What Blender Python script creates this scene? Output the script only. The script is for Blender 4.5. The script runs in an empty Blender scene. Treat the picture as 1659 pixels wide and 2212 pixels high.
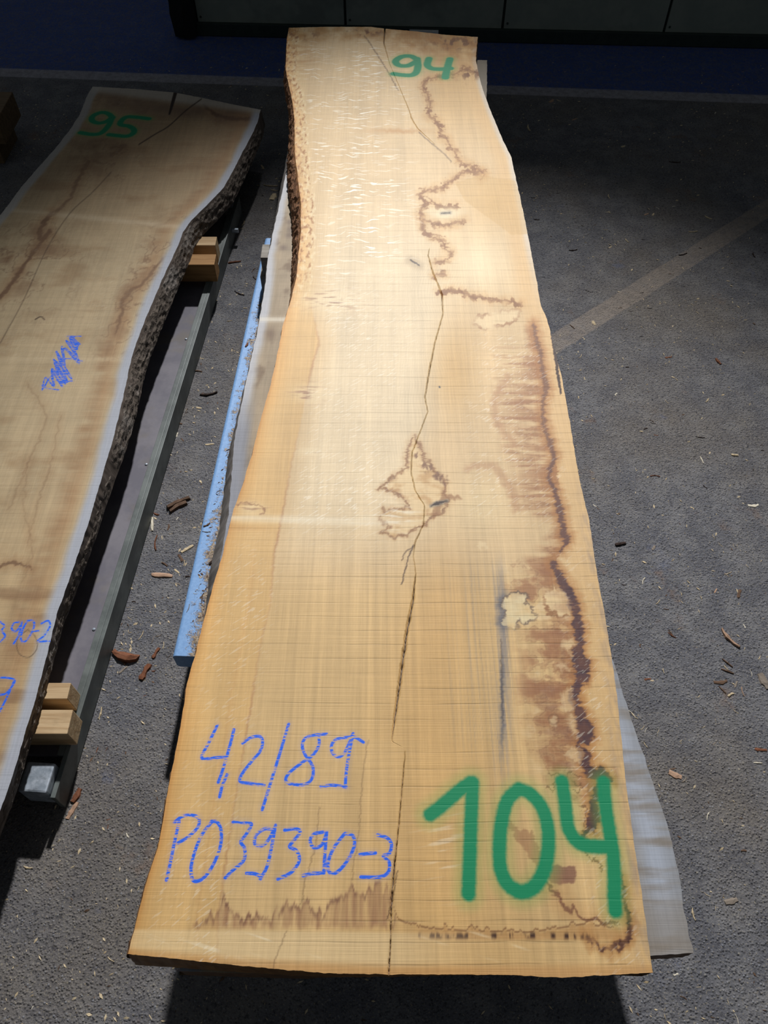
import bpy, bmesh, math, random
import numpy as np
from mathutils import Vector, Matrix

# ------------------------------------------------------------------ camera
F = 1700.0; TH = math.radians(54.1); HC = 2.37; CX, CY = 829.5, 1106.0
ST, CT = math.sin(TH), math.cos(TH)
S = bpy.context.scene
col = S.collection
cd = bpy.data.cameras.new('camera'); cam = bpy.data.objects.new('camera', cd); col.objects.link(cam)
cd.sensor_fit = 'AUTO'; cd.sensor_width = 36.0; cd.lens = F / 2212.0 * 36.0
cd.clip_start = 0.05
cam.location = (0, 0, HC); cam.rotation_euler = (math.radians(90) - TH, 0, 0)
S.camera = cam

# ------------------------------------------------------------------ world, lamp, exposure
w = bpy.data.worlds.new('world'); S.world = w; w.use_nodes = True
w.node_tree.nodes['Background'].inputs[0].default_value = (0.80, 0.90, 1.0, 1)
w.node_tree.nodes['Background'].inputs[1].default_value = 0.075
ld = bpy.data.lights.new('hall_lamp', 'SPOT'); lamp = bpy.data.objects.new('hall_lamp', ld); col.objects.link(lamp)
ld.energy = 6600; ld.color = (0.985, 0.985, 1.0); ld.shadow_soft_size = 0.20
ld.spot_size = math.radians(31.5); ld.spot_blend = 1.0
lamp.location = (0.45, 9.5, 7.6)
lamp.rotation_euler = (Vector((0.2, 0.6, 0.3)) - Vector(lamp.location)).to_track_quat('-Z', 'Y').to_euler()
S.view_settings.view_transform = 'Standard'; S.view_settings.look = 'None'
S.view_settings.gamma = 1.0; S.view_settings.use_curve_mapping = False
S.view_settings.exposure = 0.0

# ------------------------------------------------------------------ pixel <-> place
def unp(x, y, z):
    """photo pixel -> point on the horizontal plane at height z"""
    h = HC - z; v = y - CY; d = F * ST + v * CT
    return ((x - CX) * h / d, h * (F * CT - v * ST) / d)
def prj(X, Y, z):
    h = HC - z
    dep = Y * CT + h * ST
    return CX + F * X / dep, CY + F * (h * CT - Y * ST) / dep
def unps(pts, z): return [unp(p[0], p[1], z) for p in pts]
def mpp(y, z):       # metres per pixel sideways
    return (HC - z) / (F * ST + (y - CY) * CT)

# ------------------------------------------------------------------ noise (numpy)
def pn(x, y, seed=0):
    xi = np.floor(x).astype(np.int64); yi = np.floor(y).astype(np.int64)
    fx = x - xi; fy = y - yi
    def g(ix, iy, dx, dy):
        h = (ix * 374761393 + iy * 668265263 + seed * 1274126177) & 0xffffffff
        h = ((h ^ (h >> 13)) * 1274126177) & 0xffffffff
        a = (h ^ (h >> 16)) * (2 * math.pi / 4294967296.0)
        return np.cos(a) * dx + np.sin(a) * dy
    u = fx * fx * fx * (fx * (fx * 6 - 15) + 10); v = fy * fy * fy * (fy * (fy * 6 - 15) + 10)
    a = g(xi, yi, fx, fy); b = g(xi + 1, yi, fx - 1, fy); c = g(xi, yi + 1, fx, fy - 1); d = g(xi + 1, yi + 1, fx - 1, fy - 1)
    return ((a + u * (b - a)) * (1 - v) + (c + u * (d - c)) * v) * 1.5
def fbm(x, y, seed=0, o=4):
    r = 0; a = 0.55; f = 1.0
    for k in range(o):
        r = r + a * pn(x * f, y * f, seed + k * 17); a *= 0.5; f *= 2.03
    return r
def sm(a, b, x):
    t = np.clip((x - a) / (b - a), 0, 1); return t * t * (3 - 2 * t)
def lin(c):
    c = np.asarray(c, dtype=np.float64)
    return np.where(c <= 0.04045, c / 12.92, ((np.maximum(c, 0) + 0.055) / 1.055) ** 2.4)
def srgb(r, g, b): return tuple(float(v) for v in lin(np.array([r, g, b]) / 255.0)) + (1.0,)

def smooth_poly(pts, n=6):
    """Catmull-Rom through the points; keeps extra columns"""
    P = np.array(pts, dtype=float)
    if len(P) < 3: return P
    Q = np.vstack([2 * P[0] - P[1], P, 2 * P[-1] - P[-2]]); out = []
    for i in range(1, len(Q) - 2):
        p0, p1, p2, p3 = Q[i - 1], Q[i], Q[i + 1], Q[i + 2]
        for k in range(n):
            t = k / n
            out.append(0.5 * ((2 * p1) + (-p0 + p2) * t + (2 * p0 - 5 * p1 + 4 * p2 - p3) * t * t + (-p0 + 3 * p1 - 3 * p2 + p3) * t ** 3))
    out.append(P[-1]); return np.array(out)
def dpoly(PX, PY, pts, pad=40, closed=False, big=1e3):
    """distance to a polyline; a third column is the half width, taken off the distance"""
    P = np.array(pts, dtype=float)
    if closed: P = np.vstack([P, P[:1]])
    W = P[:, 2] if P.shape[1] > 2 else np.zeros(len(P))
    D = np.full(PX.shape, big)
    m = (PX > P[:, 0].min() - pad) & (PX < P[:, 0].max() + pad) & (PY > P[:, 1].min() - pad) & (PY < P[:, 1].max() + pad)
    if not m.any(): return D
    x = PX[m]; y = PY[m]; r = np.full(x.shape, big)
    for i in range(len(P) - 1):
        ax, ay = P[i, :2]; bx, by = P[i + 1, :2]; dx, dy = bx - ax, by - ay; L = dx * dx + dy * dy
        if L < 1e-12: continue
        t = np.clip(((x - ax) * dx + (y - ay) * dy) / L, 0, 1)
        r = np.minimum(r, np.hypot(x - ax - t * dx, y - ay - t * dy) - (W[i] + (W[i + 1] - W[i]) * t))
    D[m] = r; return D
def inside(PX, PY, pts):
    c = np.zeros(PX.shape, bool); n = len(pts)
    for i in range(n):
        x1, y1 = pts[i][:2]; x2, y2 = pts[(i + 1) % n][:2]
        if y1 == y2: continue
        c ^= ((y1 > PY) != (y2 > PY)) & (PX < (x2 - x1) * (PY - y1) / (y2 - y1) + x1)
    return c
def mixc(C, c, m):
    m = np.clip(m, 0, 1)[..., None]
    return C * (1 - m) + (np.array(c, dtype=float) / 255.0) * m

# ------------------------------------------------------------------ object helpers
def tag(o, label=None, cat=None, group=None, kind=None):
    if label: o['label'] = label
    if cat: o['category'] = cat
    if group: o['group'] = group
    if kind: o['kind'] = kind
    return o
def link(name, me, mat=None, parent=None):
    o = bpy.data.objects.new(name, me); col.objects.link(o)
    if mat is not None: me.materials.append(mat)
    if parent is not None: o.parent = parent
    return o
def empty(name, loc=(0, 0, 0), rz=0):
    o = bpy.data.objects.new(name, None); col.objects.link(o); o.location = loc; o.rotation_euler = (0, 0, rz)
    o.empty_display_size = 0.1
    return o
def np_mesh(name, V, Q, smooth=True):
    V = np.asarray(V, dtype=np.float32); Q = np.asarray(Q, dtype=np.int32)
    me = bpy.data.meshes.new(name)
    me.vertices.add(len(V)); me.vertices.foreach_set('co', V.ravel())
    k = Q.shape[1]
    me.loops.add(Q.size); me.loops.foreach_set('vertex_index', Q.ravel())
    me.polygons.add(len(Q)); me.polygons.foreach_set('loop_start', np.arange(0, Q.size, k, dtype=np.int32))
    me.polygons.foreach_set('loop_total', np.full(len(Q), k, dtype=np.int32))
    me.polygons.foreach_set('use_smooth', np.full(len(Q), smooth, dtype=bool))
    me.update(calc_edges=True); me.validate()
    return me
def grid_quads(nr, nc, base=0, flip=False):
    i = np.arange(nr - 1)[:, None] * nc + np.arange(nc - 1)[None, :] + base
    i = i.ravel(); q = np.stack([i, i + 1, i + nc + 1, i + nc], 1)
    return q[:, ::-1] if flip else q
def fattr(me, name, v):
    a = me.attributes.new(name, 'FLOAT', 'POINT'); a.data.foreach_set('value', np.asarray(v, dtype=np.float32).ravel())
def cattr(me, name, c):
    c = lin(np.clip(c, 0, 1)); a = me.attributes.new(name, 'FLOAT_COLOR', 'POINT')
    a.data.foreach_set('color', np.hstack([c, np.ones((len(c), 1))]).astype(np.float32).ravel())
def box_bm(bm, x0, x1, y0, y1, z0, z1, bev=0.0, jit=0.0, rnd=None):
    vs = [bm.verts.new((x, y, z)) for z in (z0, z1) for x, y in ((x0, y0), (x1, y0), (x1, y1), (x0, y1))]
    if jit:
        for v in vs: v.co += Vector((rnd.uniform(-jit, jit), rnd.uniform(-jit, jit), rnd.uniform(-jit, jit) * 0.4))
    fs = [(3, 2, 1, 0), (4, 5, 6, 7), (0, 1, 5, 4), (1, 2, 6, 5), (2, 3, 7, 6), (3, 0, 4, 7)]
    F_ = [bm.faces.new([vs[k] for k in f]) for f in fs]
    if bev:
        ed = list({e for f in F_ for e in f.edges})
        bmesh.ops.bevel(bm, geom=ed, offset=bev, segments=2, affect='EDGES', profile=0.6)
def box(name, dims, mat, parent=None, bev=0.0, jit=0.0, seed=1):
    bm = bmesh.new(); box_bm(bm, *dims, bev=bev, jit=jit, rnd=random.Random(seed))
    bmesh.ops.recalc_face_normals(bm, faces=bm.faces)
    me = bpy.data.meshes.new(name); bm.to_mesh(me); bm.free()
    return link(name, me, mat, parent)

# ------------------------------------------------------------------ node helpers
class NT:
    def __init__(s, name):
        s.m = bpy.data.materials.new(name); s.m.use_nodes = True; s.t = s.m.node_tree
        s.b = s.t.nodes['Principled BSDF']
    def n(s, typ, **kw):
        x = s.t.nodes.new(typ)
        for k, v in kw.items(): setattr(x, k, v)
        return x
    def set(s, sock, v):
        if hasattr(v, 'is_output') or hasattr(v, 'links'): s.t.links.new(v, sock)
        else: sock.default_value = v
    def math(s, op, a, b=0.0, c=0.0, clamp=False):
        x = s.n('ShaderNodeMath', operation=op, use_clamp=clamp)
        s.set(x.inputs[0], a); s.set(x.inputs[1], b); s.set(x.inputs[2], c); return x.outputs[0]
    def ramp(s, a, lo, hi, o0=0.0, o1=1.0):
        x = s.n('ShaderNodeMapRange', interpolation_type='SMOOTHSTEP')
        s.set(x.inputs[0], a); s.set(x.inputs[1], lo); s.set(x.inputs[2], hi); s.set(x.inputs[3], o0); s.set(x.inputs[4], o1)
        return x.outputs[0]
    def mix(s, f, a, b, op='MIX'):
        x = s.n('ShaderNodeMix', data_type='RGBA', blend_type=op)
        s.set(x.inputs[0], f); s.set(x.inputs[6], a); s.set(x.inputs[7], b); return x.outputs[2]
    def pos(s): return s.n('ShaderNodeTexCoord').outputs['Object']
    def scale(s, vec, sc, off=(0, 0, 0)):
        x = s.n('ShaderNodeMapping'); s.set(x.inputs[0], vec); x.inputs[3].default_value = sc; x.inputs[1].default_value = off; return x.outputs[0]
    def noise(s, vec, scale=1.0, detail=2.0, rough=0.5, dist=0.0):
        x = s.n('ShaderNodeTexNoise'); s.set(x.inputs['Vector'], vec); x.inputs['Scale'].default_value = scale
        x.inputs['Detail'].default_value = detail; x.inputs['Roughness'].default_value = rough; x.inputs['Distortion'].default_value = dist
        return x.outputs[0]
    def vor(s, vec, scale=1.0, feature='F1', out='Distance'):
        x = s.n('ShaderNodeTexVoronoi', feature=feature); s.set(x.inputs['Vector'], vec); x.inputs['Scale'].default_value = scale
        return x.outputs[out]
    def attr(s, name, out='Fac'):
        x = s.n('ShaderNodeAttribute', attribute_name=name); return x.outputs[out]
    def gray(s, v):
        x = s.n('ShaderNodeCombineColor'); [s.set(x.inputs[k], v) for k in range(3)]; return x.outputs[0]
    def bump(s, h, strength=0.3, dist=0.01):
        x = s.n('ShaderNodeBump'); x.inputs['Strength'].default_value = strength; x.inputs['Distance'].default_value = dist
        s.set(x.inputs['Height'], h); s.set(s.b.inputs['Normal'], x.outputs[0])
    def out(s, color=None, rough=None, spec=None, metal=None):
        if color is not None: s.set(s.b.inputs['Base Color'], color)
        if rough is not None: s.set(s.b.inputs['Roughness'], rough)
        if spec is not None: s.b.inputs['Specular IOR Level'].default_value = spec
        if metal is not None: s.b.inputs['Metallic'].default_value = metal
        return s.m

# ------------------------------------------------------------------ materials
def mat_floor():
    k = NT('asphalt'); p = k.pos(); sx = k.n('ShaderNodeSeparateXYZ'); k.set(sx.inputs[0], p)
    X, Y = sx.outputs[0], sx.outputs[1]
    big = k.noise(p, 1.1, 4, 0.6); mid = k.noise(p, 9, 4, 0.65); fine = k.noise(p, 85, 3, 0.7)
    peb = k.vor(p, 130); pebc = k.vor(p, 130, out='Color')
    c = k.mix(k.ramp(mid, 0.35, 0.7), srgb(78, 78, 82), srgb(98, 97, 98))
    c = k.mix(k.ramp(big, 0.42, 0.70, 0, 0.6), c, srgb(92, 84, 74))
    c = k.mix(k.ramp(fine, 0.46, 0.33, 0, 0.8), c, srgb(48, 47, 50))
    c = k.mix(k.ramp(fine, 0.58, 0.72, 0, 0.5), c, srgb(122, 119, 116))
    hs = k.n('ShaderNodeSeparateColor'); k.set(hs.inputs[0], pebc)
    c = k.mix(k.math('MULTIPLY', k.ramp(hs.outputs[0], 0.90, 0.93), k.ramp(peb, 0.45, 0.3, 0, 0.45)), c, srgb(120, 122, 128))
    c = k.mix(k.math('MULTIPLY', k.ramp(hs.outputs[1], 0.88, 0.92), k.ramp(peb, 0.45, 0.3, 0, 0.5)), c, srgb(46, 46, 49))
    rust = k.noise(p, 3.3, 5, 0.7); c = k.mix(k.ramp(rust, 0.60, 0.74, 0, 0.55), c, srgb(104, 78, 58))
    blu = k.noise(k.scale(p, (1, 1, 1), (5, 3, 0)), 4.1, 4, 0.7); c = k.mix(k.ramp(blu, 0.62, 0.74, 0, 0.4), c, srgb(78, 84, 104))
    dust = k.noise(p, 170, 3, 0.65); c = k.mix(k.ramp(dust, 0.56, 0.70, 0, 0.55), c, srgb(136, 126, 102))
    # painted lane and lines (floor marking)
    ln = k.math('ADD', Y, k.math('MULTIPLY', X, 0.072)); lw = k.math('ADD', ln, k.math('MULTIPLY', k.math('SUBTRACT', mid, 0.5), 0.06))
    wear = k.ramp(k.noise(p, 26, 4, 0.7), 0.36, 0.62, 0.55, 1.0)
    lane = k.math('MULTIPLY', k.ramp(lw, 4.96, 4.995), wear)
    lane = k.math('MULTIPLY', lane, k.ramp(k.noise(p, 60, 4, 0.75), 0.30, 0.58, 0.35, 0.95))
    c = k.mix(lane, c, srgb(46, 68, 124))
    st = k.math('MULTIPLY', k.ramp(ln, 4.872, 4.888), k.ramp(ln, 4.992, 4.978))
    c = k.mix(k.math('MULTIPLY', st, k.math('MULTIPLY', wear, 0.8)), c, srgb(140, 136, 142))
    (ax, ay), (bx, by) = unp(1200, 741, 0), unp(1655, 452, 0)
    L = math.hypot(bx - ax, by - ay); nx, ny = -(by - ay) / L, (bx - ax) / L
    dl = k.math('ABSOLUTE', k.math('ADD', k.math('ADD', k.math('MULTIPLY', X, nx), k.math('MULTIPLY', Y, ny)), -(ax * nx + ay * ny)))
    dl = k.math('ADD', dl, k.math('MULTIPLY', k.math('SUBTRACT', mid, 0.5), 0.012))
    ds = k.math('MULTIPLY', k.ramp(dl, 0.054, 0.046), k.ramp(X, 0.35, 0.45))
    c = k.mix(k.math('MULTIPLY', ds, k.math('MULTIPLY', wear, 0.6)), c, srgb(126, 115, 104))
    c = k.mix(1.0, c, k.gray(1.55), 'MULTIPLY')
    hgt = k.math('ADD', k.math('MULTIPLY', fine, 0.6), k.math('MULTIPLY', k.ramp(peb, 0.0, 0.6, 1, 0), 0.5))
    hgt = k.math('ADD', hgt, k.math('MULTIPLY', mid, 0.5))
    hgt = k.math('ADD', hgt, k.math('MULTIPLY', k.noise(p, 34, 5, 0.75), 1.1))
    k.bump(hgt, 0.8, 0.006)
    return k.out(c, 0.88, 0.18)

def mat_slab(name, crayon=True, gloss=0.5, saw=1.0, period=0.039):
    k = NT(name); p = k.pos(); sx = k.n('ShaderNodeSeparateXYZ'); k.set(sx.inputs[0], p); X, Y = sx.outputs[0], sx.outputs[1]
    c = k.attr('paint', 'Color')
    top = k.attr('topm')
    wob = k.noise(k.scale(p, (2.5, 1.5, 1)), 1, 2)
    yy = k.math('ADD', Y, k.math('MULTIPLY', wob, 0.02))
    # saw marks: bold line once per tooth-set period plus many hair lines
    fr = k.math('FRACT', k.math('DIVIDE', yy, period))
    l1 = k.math('MULTIPLY', k.ramp(fr, 0.0, 0.025), k.ramp(fr, 0.11, 0.06))
    brk = k.ramp(k.noise(k.scale(p, (7, 45, 1)), 1, 2), 0.36, 0.56)
    l1 = k.math('MULTIPLY', l1, k.math('MULTIPLY', brk, k.attr('sawm')))
    fl = k.noise(k.scale(p, (5, 420, 1)), 1, 2, 0.6)
    grain = k.noise(k.scale(p, (230, 6, 1)), 1, 3, 0.6)
    grain2 = k.noise(k.scale(p, (620, 60, 1)), 1, 1, 0.5)
    f = k.math('ADD', k.ramp(fl, 0.3, 0.7, 0.945, 1.035), k.ramp(grain, 0.3, 0.7, -0.05, 0.04))
    f = k.math('ADD', f, k.ramp(grain2, 0.3, 0.7, -0.02, 0.02))
    f = k.math('SUBTRACT', f, k.math('MULTIPLY', l1, 0.19 * saw))
    c = k.mix(1.0, c, k.gray(f), 'MULTIPLY')
    # medullary ray flecks
    wv = k.noise(k.scale(p, (10, 6, 1), (3, 1, 0)), 1, 2, 0.5)
    yw = k.math('ADD', Y, k.math('MULTIPLY', wv, k.attr('fleckw')))
    cv = k.n('ShaderNodeCombineXYZ'); k.set(cv.inputs[0], k.math('MULTIPLY', X, 13.0)); k.set(cv.inputs[1], k.math('MULTIPLY', yw, 74.0))
    fn = k.noise(cv.outputs[0], 1, 2, 0.55)
    cv2 = k.n('ShaderNodeCombineXYZ'); k.set(cv2.inputs[0], k.math('MULTIPLY', k.math('ADD', X, k.math('MULTIPLY', Y, 0.7)), 27.0))
    k.set(cv2.inputs[1], k.math('MULTIPLY', k.math('SUBTRACT', Y, k.math('MULTIPLY', X, 0.75)), 140.0))
    fn2 = k.noise(cv2.outputs[0], 1, 1, 0.5)
    fm = k.math('MULTIPLY', k.ramp(fn, 0.575, 0.62), k.attr('fleck'))
    fm2 = k.math('MULTIPLY', k.ramp(fn2, 0.60, 0.66, 0, 0.36), k.attr('fleckd'))
    fa = k.math('MAXIMUM', fm, fm2)
    c = k.mix(k.math('MULTIPLY', fa, 0.8, clamp=True), c, srgb(255, 247, 226))
    # green spray paint
    dg = k.math('ADD', k.attr('d_green'), k.math('MULTIPLY', k.math('SUBTRACT', k.noise(p, 120, 3, 0.6), 0.5), 0.005))
    halo = k.ramp(dg, 0.032, 0.0, 0, 0.32); core = k.ramp(dg, 0.006, -0.004, 0, 0.985)
    c = k.mix(k.math('MULTIPLY', halo, top), c, srgb(110, 165, 80)); c = k.mix(k.math('MULTIPLY', core, top), c, srgb(0, 136, 90))
    # blue wax crayon, broken by the saw marks
    db = k.attr('d_blue')
    rub = k.ramp(k.noise(k.scale(p, (60, 330, 1)), 1, 2, 0.6), 0.36, 0.52)
    cm = k.math('MULTIPLY', k.ramp(db, 0.0012, -0.0012), k.math('MULTIPLY', rub, top))
    sme = k.math('MULTIPLY', k.ramp(db, 0.012, -0.002, 0, 0.12), top)
    c = k.mix(sme, c, srgb(120, 140, 190)); c = k.mix(k.math('MULTIPLY', cm, 0.97), c, srgb(0, 100, 236))
    hg = k.math('ADD', k.math('MULTIPLY', fl, 0.5), k.math('MULTIPLY', grain, 0.35)); hg = k.math('SUBTRACT', hg, k.math('MULTIPLY', l1, 0.3))
    k.bump(hg, 0.35, 0.0022)
    r = k.math('SUBTRACT', gloss, k.math('MULTIPLY', fa, 0.12))
    return k.out(c, r, 0.3)

def mat_wood(name, ca, cb, axis='x', rough=0.7):
    k = NT(name); p = k.pos()
    sc = {'x': (4, 60, 60), 'y': (60, 4, 60), 'z': (60, 60, 4)}[axis]
    g = k.noise(k.scale(p, sc), 1, 4, 0.6, 0.6); d = k.noise(p, 14, 4, 0.6)
    c = k.mix(k.ramp(g, 0.3, 0.7), ca, cb)
    c = k.mix(k.ramp(d, 0.55, 0.75, 0, 0.5), c, tuple(v * 0.45 for v in ca[:3]) + (1,))
    k.bump(g, 0.3, 0.004)
    return k.out(c, rough, 0.3)
def mat_bark(name, ca, cb, cc):
    k = NT(name); p = k.pos()
    a = k.noise(k.scale(p, (55, 22, 55)), 1, 5, 0.7); v = k.vor(k.scale(p, (70, 26, 60)), 1)
    b = k.noise(p, 7, 3, 0.6)
    c = k.mix(k.ramp(a, 0.32, 0.68), ca, cb); c = k.mix(k.ramp(b, 0.5, 0.7, 0, 0.7), c, cc)
    c = k.mix(k.ramp(v, 0.35, 0.1, 0, 0.5), c, (0.012, 0.010, 0.009, 1))
    k.bump(k.math('ADD', a, v), 0.9, 0.012)
    return k.out(c, 0.92, 0.15)
def mat_plain(name, c1, c2, rough=0.6, metal=0.0, spec=0.4, sc=25, dirt=None, bump=0.1):
    k = NT(name); p = k.pos(); a = k.noise(p, sc, 4, 0.65)
    c = k.mix(k.ramp(a, 0.35, 0.68), c1, c2)
    if dirt: c = k.mix(k.ramp(k.noise(p, sc * 0.35, 4, 0.7), 0.5, 0.66, 0, 0.85), c, dirt)
    k.bump(a, bump, 0.003)
    return k.out(c, rough, spec, metal)

M = {}
M['floor'] = mat_floor()
M['slab'] = mat_slab('spalted_oak', gloss=0.56)
M['slab_old'] = mat_slab('weathered_oak', gloss=0.62, saw=0.6)
M['bark'] = mat_bark('bark', srgb(84, 75, 68), srgb(124, 113, 102), srgb(146, 139, 132))
M['bark_red'] = mat_bark('bark_red', srgb(120, 84, 60), srgb(150, 112, 84), srgb(96, 70, 54))
M['panel'] = mat_plain('painted_panel', srgb(128, 136, 126), srgb(140, 146, 134), 0.55, sc=6, bump=0.03, dirt=srgb(114, 120, 112))
M['panel_dark'] = mat_plain('dark_flashing', srgb(36, 48, 42), srgb(44, 56, 50), 0.6, sc=20)
M['rubber'] = mat_plain('black_rubber', srgb(14, 14, 14), srgb(24, 23, 22), 0.85, sc=60, bump=0.4)
M['steel_dark'] = mat_plain('dark_steel', srgb(104, 101, 110), srgb(124, 120, 126), 0.6, 0.0, sc=7, dirt=srgb(116, 108, 98))
M['steel_green'] = mat_plain('green_black_steel', srgb(84, 90, 88), srgb(110, 116, 113), 0.5, 0.0, sc=9)
M['galv'] = mat_plain('galvanised_steel', srgb(150, 160, 170), srgb(188, 196, 205), 0.42, 0.35, sc=40, dirt=srgb(120, 126, 132))
M['blue'] = mat_plain('blue_paint', srgb(120, 160, 205), srgb(140, 178, 220), 0.45, sc=18, dirt=None)
M['block'] = mat_wood('pine_block', srgb(206, 178, 138), srgb(176, 144, 104), 'x')
M['block_dark'] = mat_wood('tan_block', srgb(176, 134, 84), srgb(150, 108, 62), 'x')
M['bearer'] = mat_wood('grey_bearer', srgb(150, 144, 134), srgb(122, 114, 104), 'x')
M['timber'] = mat_wood('brown_timber', srgb(120, 98, 70), srgb(96, 76, 52), 'x')
M['label'] = mat_plain('pale_plate', srgb(215, 215, 212), srgb(205, 205, 200), 0.6)

# ------------------------------------------------------------------ setting
def floor_mesh():
    n = 60; x = np.linspace(-9, 9, n); y = np.linspace(-4, 12, n)
    XX, YY = np.meshgrid(x, y); V = np.stack([XX.ravel(), YY.ravel(), np.zeros(XX.size)], 1)
    return np_mesh('floor', V, grid_quads(n, n))
tag(link('floor', floor_mesh(), M['floor']), 'dark worn asphalt floor with painted lines and sawdust', None, kind='structure')

# gate-like wall of sheet panels: local x along the wall, y towards the camera is minus
WA = unp(420, 77, 0); WB = unp(1659, 105, 0)
wang = math.atan2(WB[1] - WA[1], WB[0] - WA[0]); WH = 2.0; WL = 7.2
wall = box('wall_back', (0, WL, 0.035, 0.08, 0.0, WH), M['panel_dark']); wall.location = (WA[0], WA[1], 0); wall.rotation_euler = (0, 0, wang)
tag(wall, 'dark green sheet-panel wall behind the slabs', None, kind='structure')
def wall_local(px, py):
    X, Y = unp(px, py, 0); return (X - WA[0]) * math.cos(wang) + (Y - WA[1]) * math.sin(wang)
s1, s2, s3 = [wall_local(a, b) for a, b in ((747, 84), (1082, 92), (1427, 100))]
pw = (s3 - s1) / 2
edges = [0.03, s1, s2, s3, s3 + pw, s3 + 2 * pw, s3 + 3 * pw, WL]
for i in range(len(edges) - 1):
    pnl = box('panel', (edges[i] + 0.008, edges[i + 1] - 0.008, 0.015, 0.036, 0.075, WH), M['panel'], wall, bev=0.003)
    for zz in (0.11, 0.6, 1.2, 1.8):
        bm = bmesh.new(); bmesh.ops.create_uvsphere(bm, u_segments=8, v_segments=5, radius=0.007)
        for v in bm.verts: v.co += Vector((edges[i] + 0.03, 0.014, zz))
        me = bpy.data.meshes.new('rivet'); bm.to_mesh(me); bm.free(); link('rivet', me, M['panel_dark'], pnl)
box('bottom_flashing', (0.0, WL, -0.01, 0.036, 0.004, 0.08), M['panel_dark'], wall, bev=0.004)
def brush_strip():
    bm = bmesh.new(); r = random.Random(5)
    prof = [(-0.115, 0.0), (-0.115, -0.06), (-0.03, -0.085), (0.03, -0.06), (0.03, 0.08), (-0.1, 0.08)]
    rows = []
    for i in range(30):
        z = 0.015 + (WH - 0.02) * i / 29
        rows.append([bm.verts.new((x + r.uniform(-.006, .006), y + r.uniform(-.006, .006), z)) for x, y in prof])
    for a, b in zip(rows, rows[1:]):
        for j in range(6): bm.faces.new((a[j], a[(j + 1) % 6], b[(j + 1) % 6], b[j]))
    bm.faces.new(rows[0][::-1]); bm.faces.new(rows[-1]); bmesh.ops.recalc_face_normals(bm, faces=bm.faces)
    me = bpy.data.meshes.new('edge_seal'); bm.to_mesh(me); bm.free(); return me
link('edge_seal', brush_strip(), M['rubber'], wall)
box('name_plate', (wall_local(884, 88), wall_local(946, 88), -0.03, -0.0102, 0.046, 0.072), M['label'], wall, bev=0.002)

# ------------------------------------------------------------------ slabs
def slab_shape(left, right, near, far, z, rows_px, nl, nr, crack=None, jag=0.0025, seed=3):
    """top surface grid of a slab from its traced outline; returns X, Y, Z arrays (rows x cols), plus the crack mask"""
    L = np.array(unps(left, z)); R = np.array(unps(right, z)); N = np.array(unps(near, z)); Fa = np.array(unps(far, z))
    N = N[np.argsort(N[:, 0])]; Fa = Fa[np.argsort(Fa[:, 0])]
    # u = 0..1 across; near and far curves as functions of u
    uN = (N[:, 0] - N[0, 0]) / (N[-1, 0] - N[0, 0]); uF = (Fa[:, 0] - Fa[0, 0]) / (Fa[-1, 0] - Fa[0, 0])
    yn = lambda u: np.interp(u, uN, N[:, 1]); yf = lambda u: np.interp(u, uF, Fa[:, 1])
    tL = (L[:, 1] - yn(0)) / (yf(0) - yn(0)); tR = (R[:, 1] - yn(1)) / (yf(1) - yn(1))
    iL = np.argsort(tL); iR = np.argsort(tR)
    y0 = 0.5 * (yn(0) + yn(1)); y1 = 0.5 * (yf(0) + yf(1))
    p0 = prj(0, y0, z)[1]; p1 = prj(0, y1, z)[1]
    py = np.linspace(p0, p1, rows_px)
    Yr = np.array([unp(CX, q, z)[1] for q in py]); t = (Yr - y0) / (y1 - y0); t[0] = 0; t[-1] = 1
    XL = np.interp(t, tL[iL], L[iL, 0]); XR = np.interp(t, tR[iR], R[iR, 0])
    XL = XL + fbm(Yr * 22, Yr * 0 + 0.3, seed, 5) * jag; XR = XR + fbm(Yr * 22, Yr * 0 + 7.3, seed + 5, 5) * jag
    if crack is not None:
        K = np.array([unp(c[0], c[1], z) + (c[2] * mpp(c[1], z),) for c in crack]); K = K[np.argsort(K[:, 1])]
        XC = np.interp(Yr, K[:, 1], K[:, 0]) + fbm(Yr * 60, Yr * 0 + 2.2, seed + 9, 3) * 0.0016
        WC = np.maximum(1.35 * np.interp(Yr, K[:, 1], K[:, 2]) * (1 + 0.5 * fbm(Yr * 45, Yr * 0, seed + 2, 3)), 0.0004)
        a = np.linspace(0, 1, nl)[None, :]; b = np.linspace(0, 1, nr)[None, :]
        xl = XL[:, None] + (XC - WC / 2 - XL)[:, None] * a; xr = (XC + WC / 2)[:, None] + (XR - XC - WC / 2)[:, None] * b
        X = np.hstack([xl, XC[:, None], xr]); Z = np.full(X.shape, z)
        Z[:, nl] = z - np.minimum(0.028, np.maximum(WC - 0.0005, 0) * 6)
        cm = np.zeros(X.shape); cm[:, nl] = np.clip((WC - 0.0005) / 0.0012, 0, 1)
    else:
        a = np.linspace(0, 1, nl)[None, :]; X = XL[:, None] + (XR - XL)[:, None] * a; Z = np.full(X.shape, z); cm = np.zeros(X.shape)
    U = np.clip((X - XL[:, None]) / (XR - XL)[:, None], 0, 1)
    Y = yn(U) + t[:, None] * (yf(U) - yn(U))
    Y[0] += fbm(X[0] * 40, X[0] * 0, seed + 20, 4) * 0.002; Y[-1] += fbm(X[-1] * 40, X[-1] * 0, seed + 21, 4) * 0.003
    return X, Y, Z, cm

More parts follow.
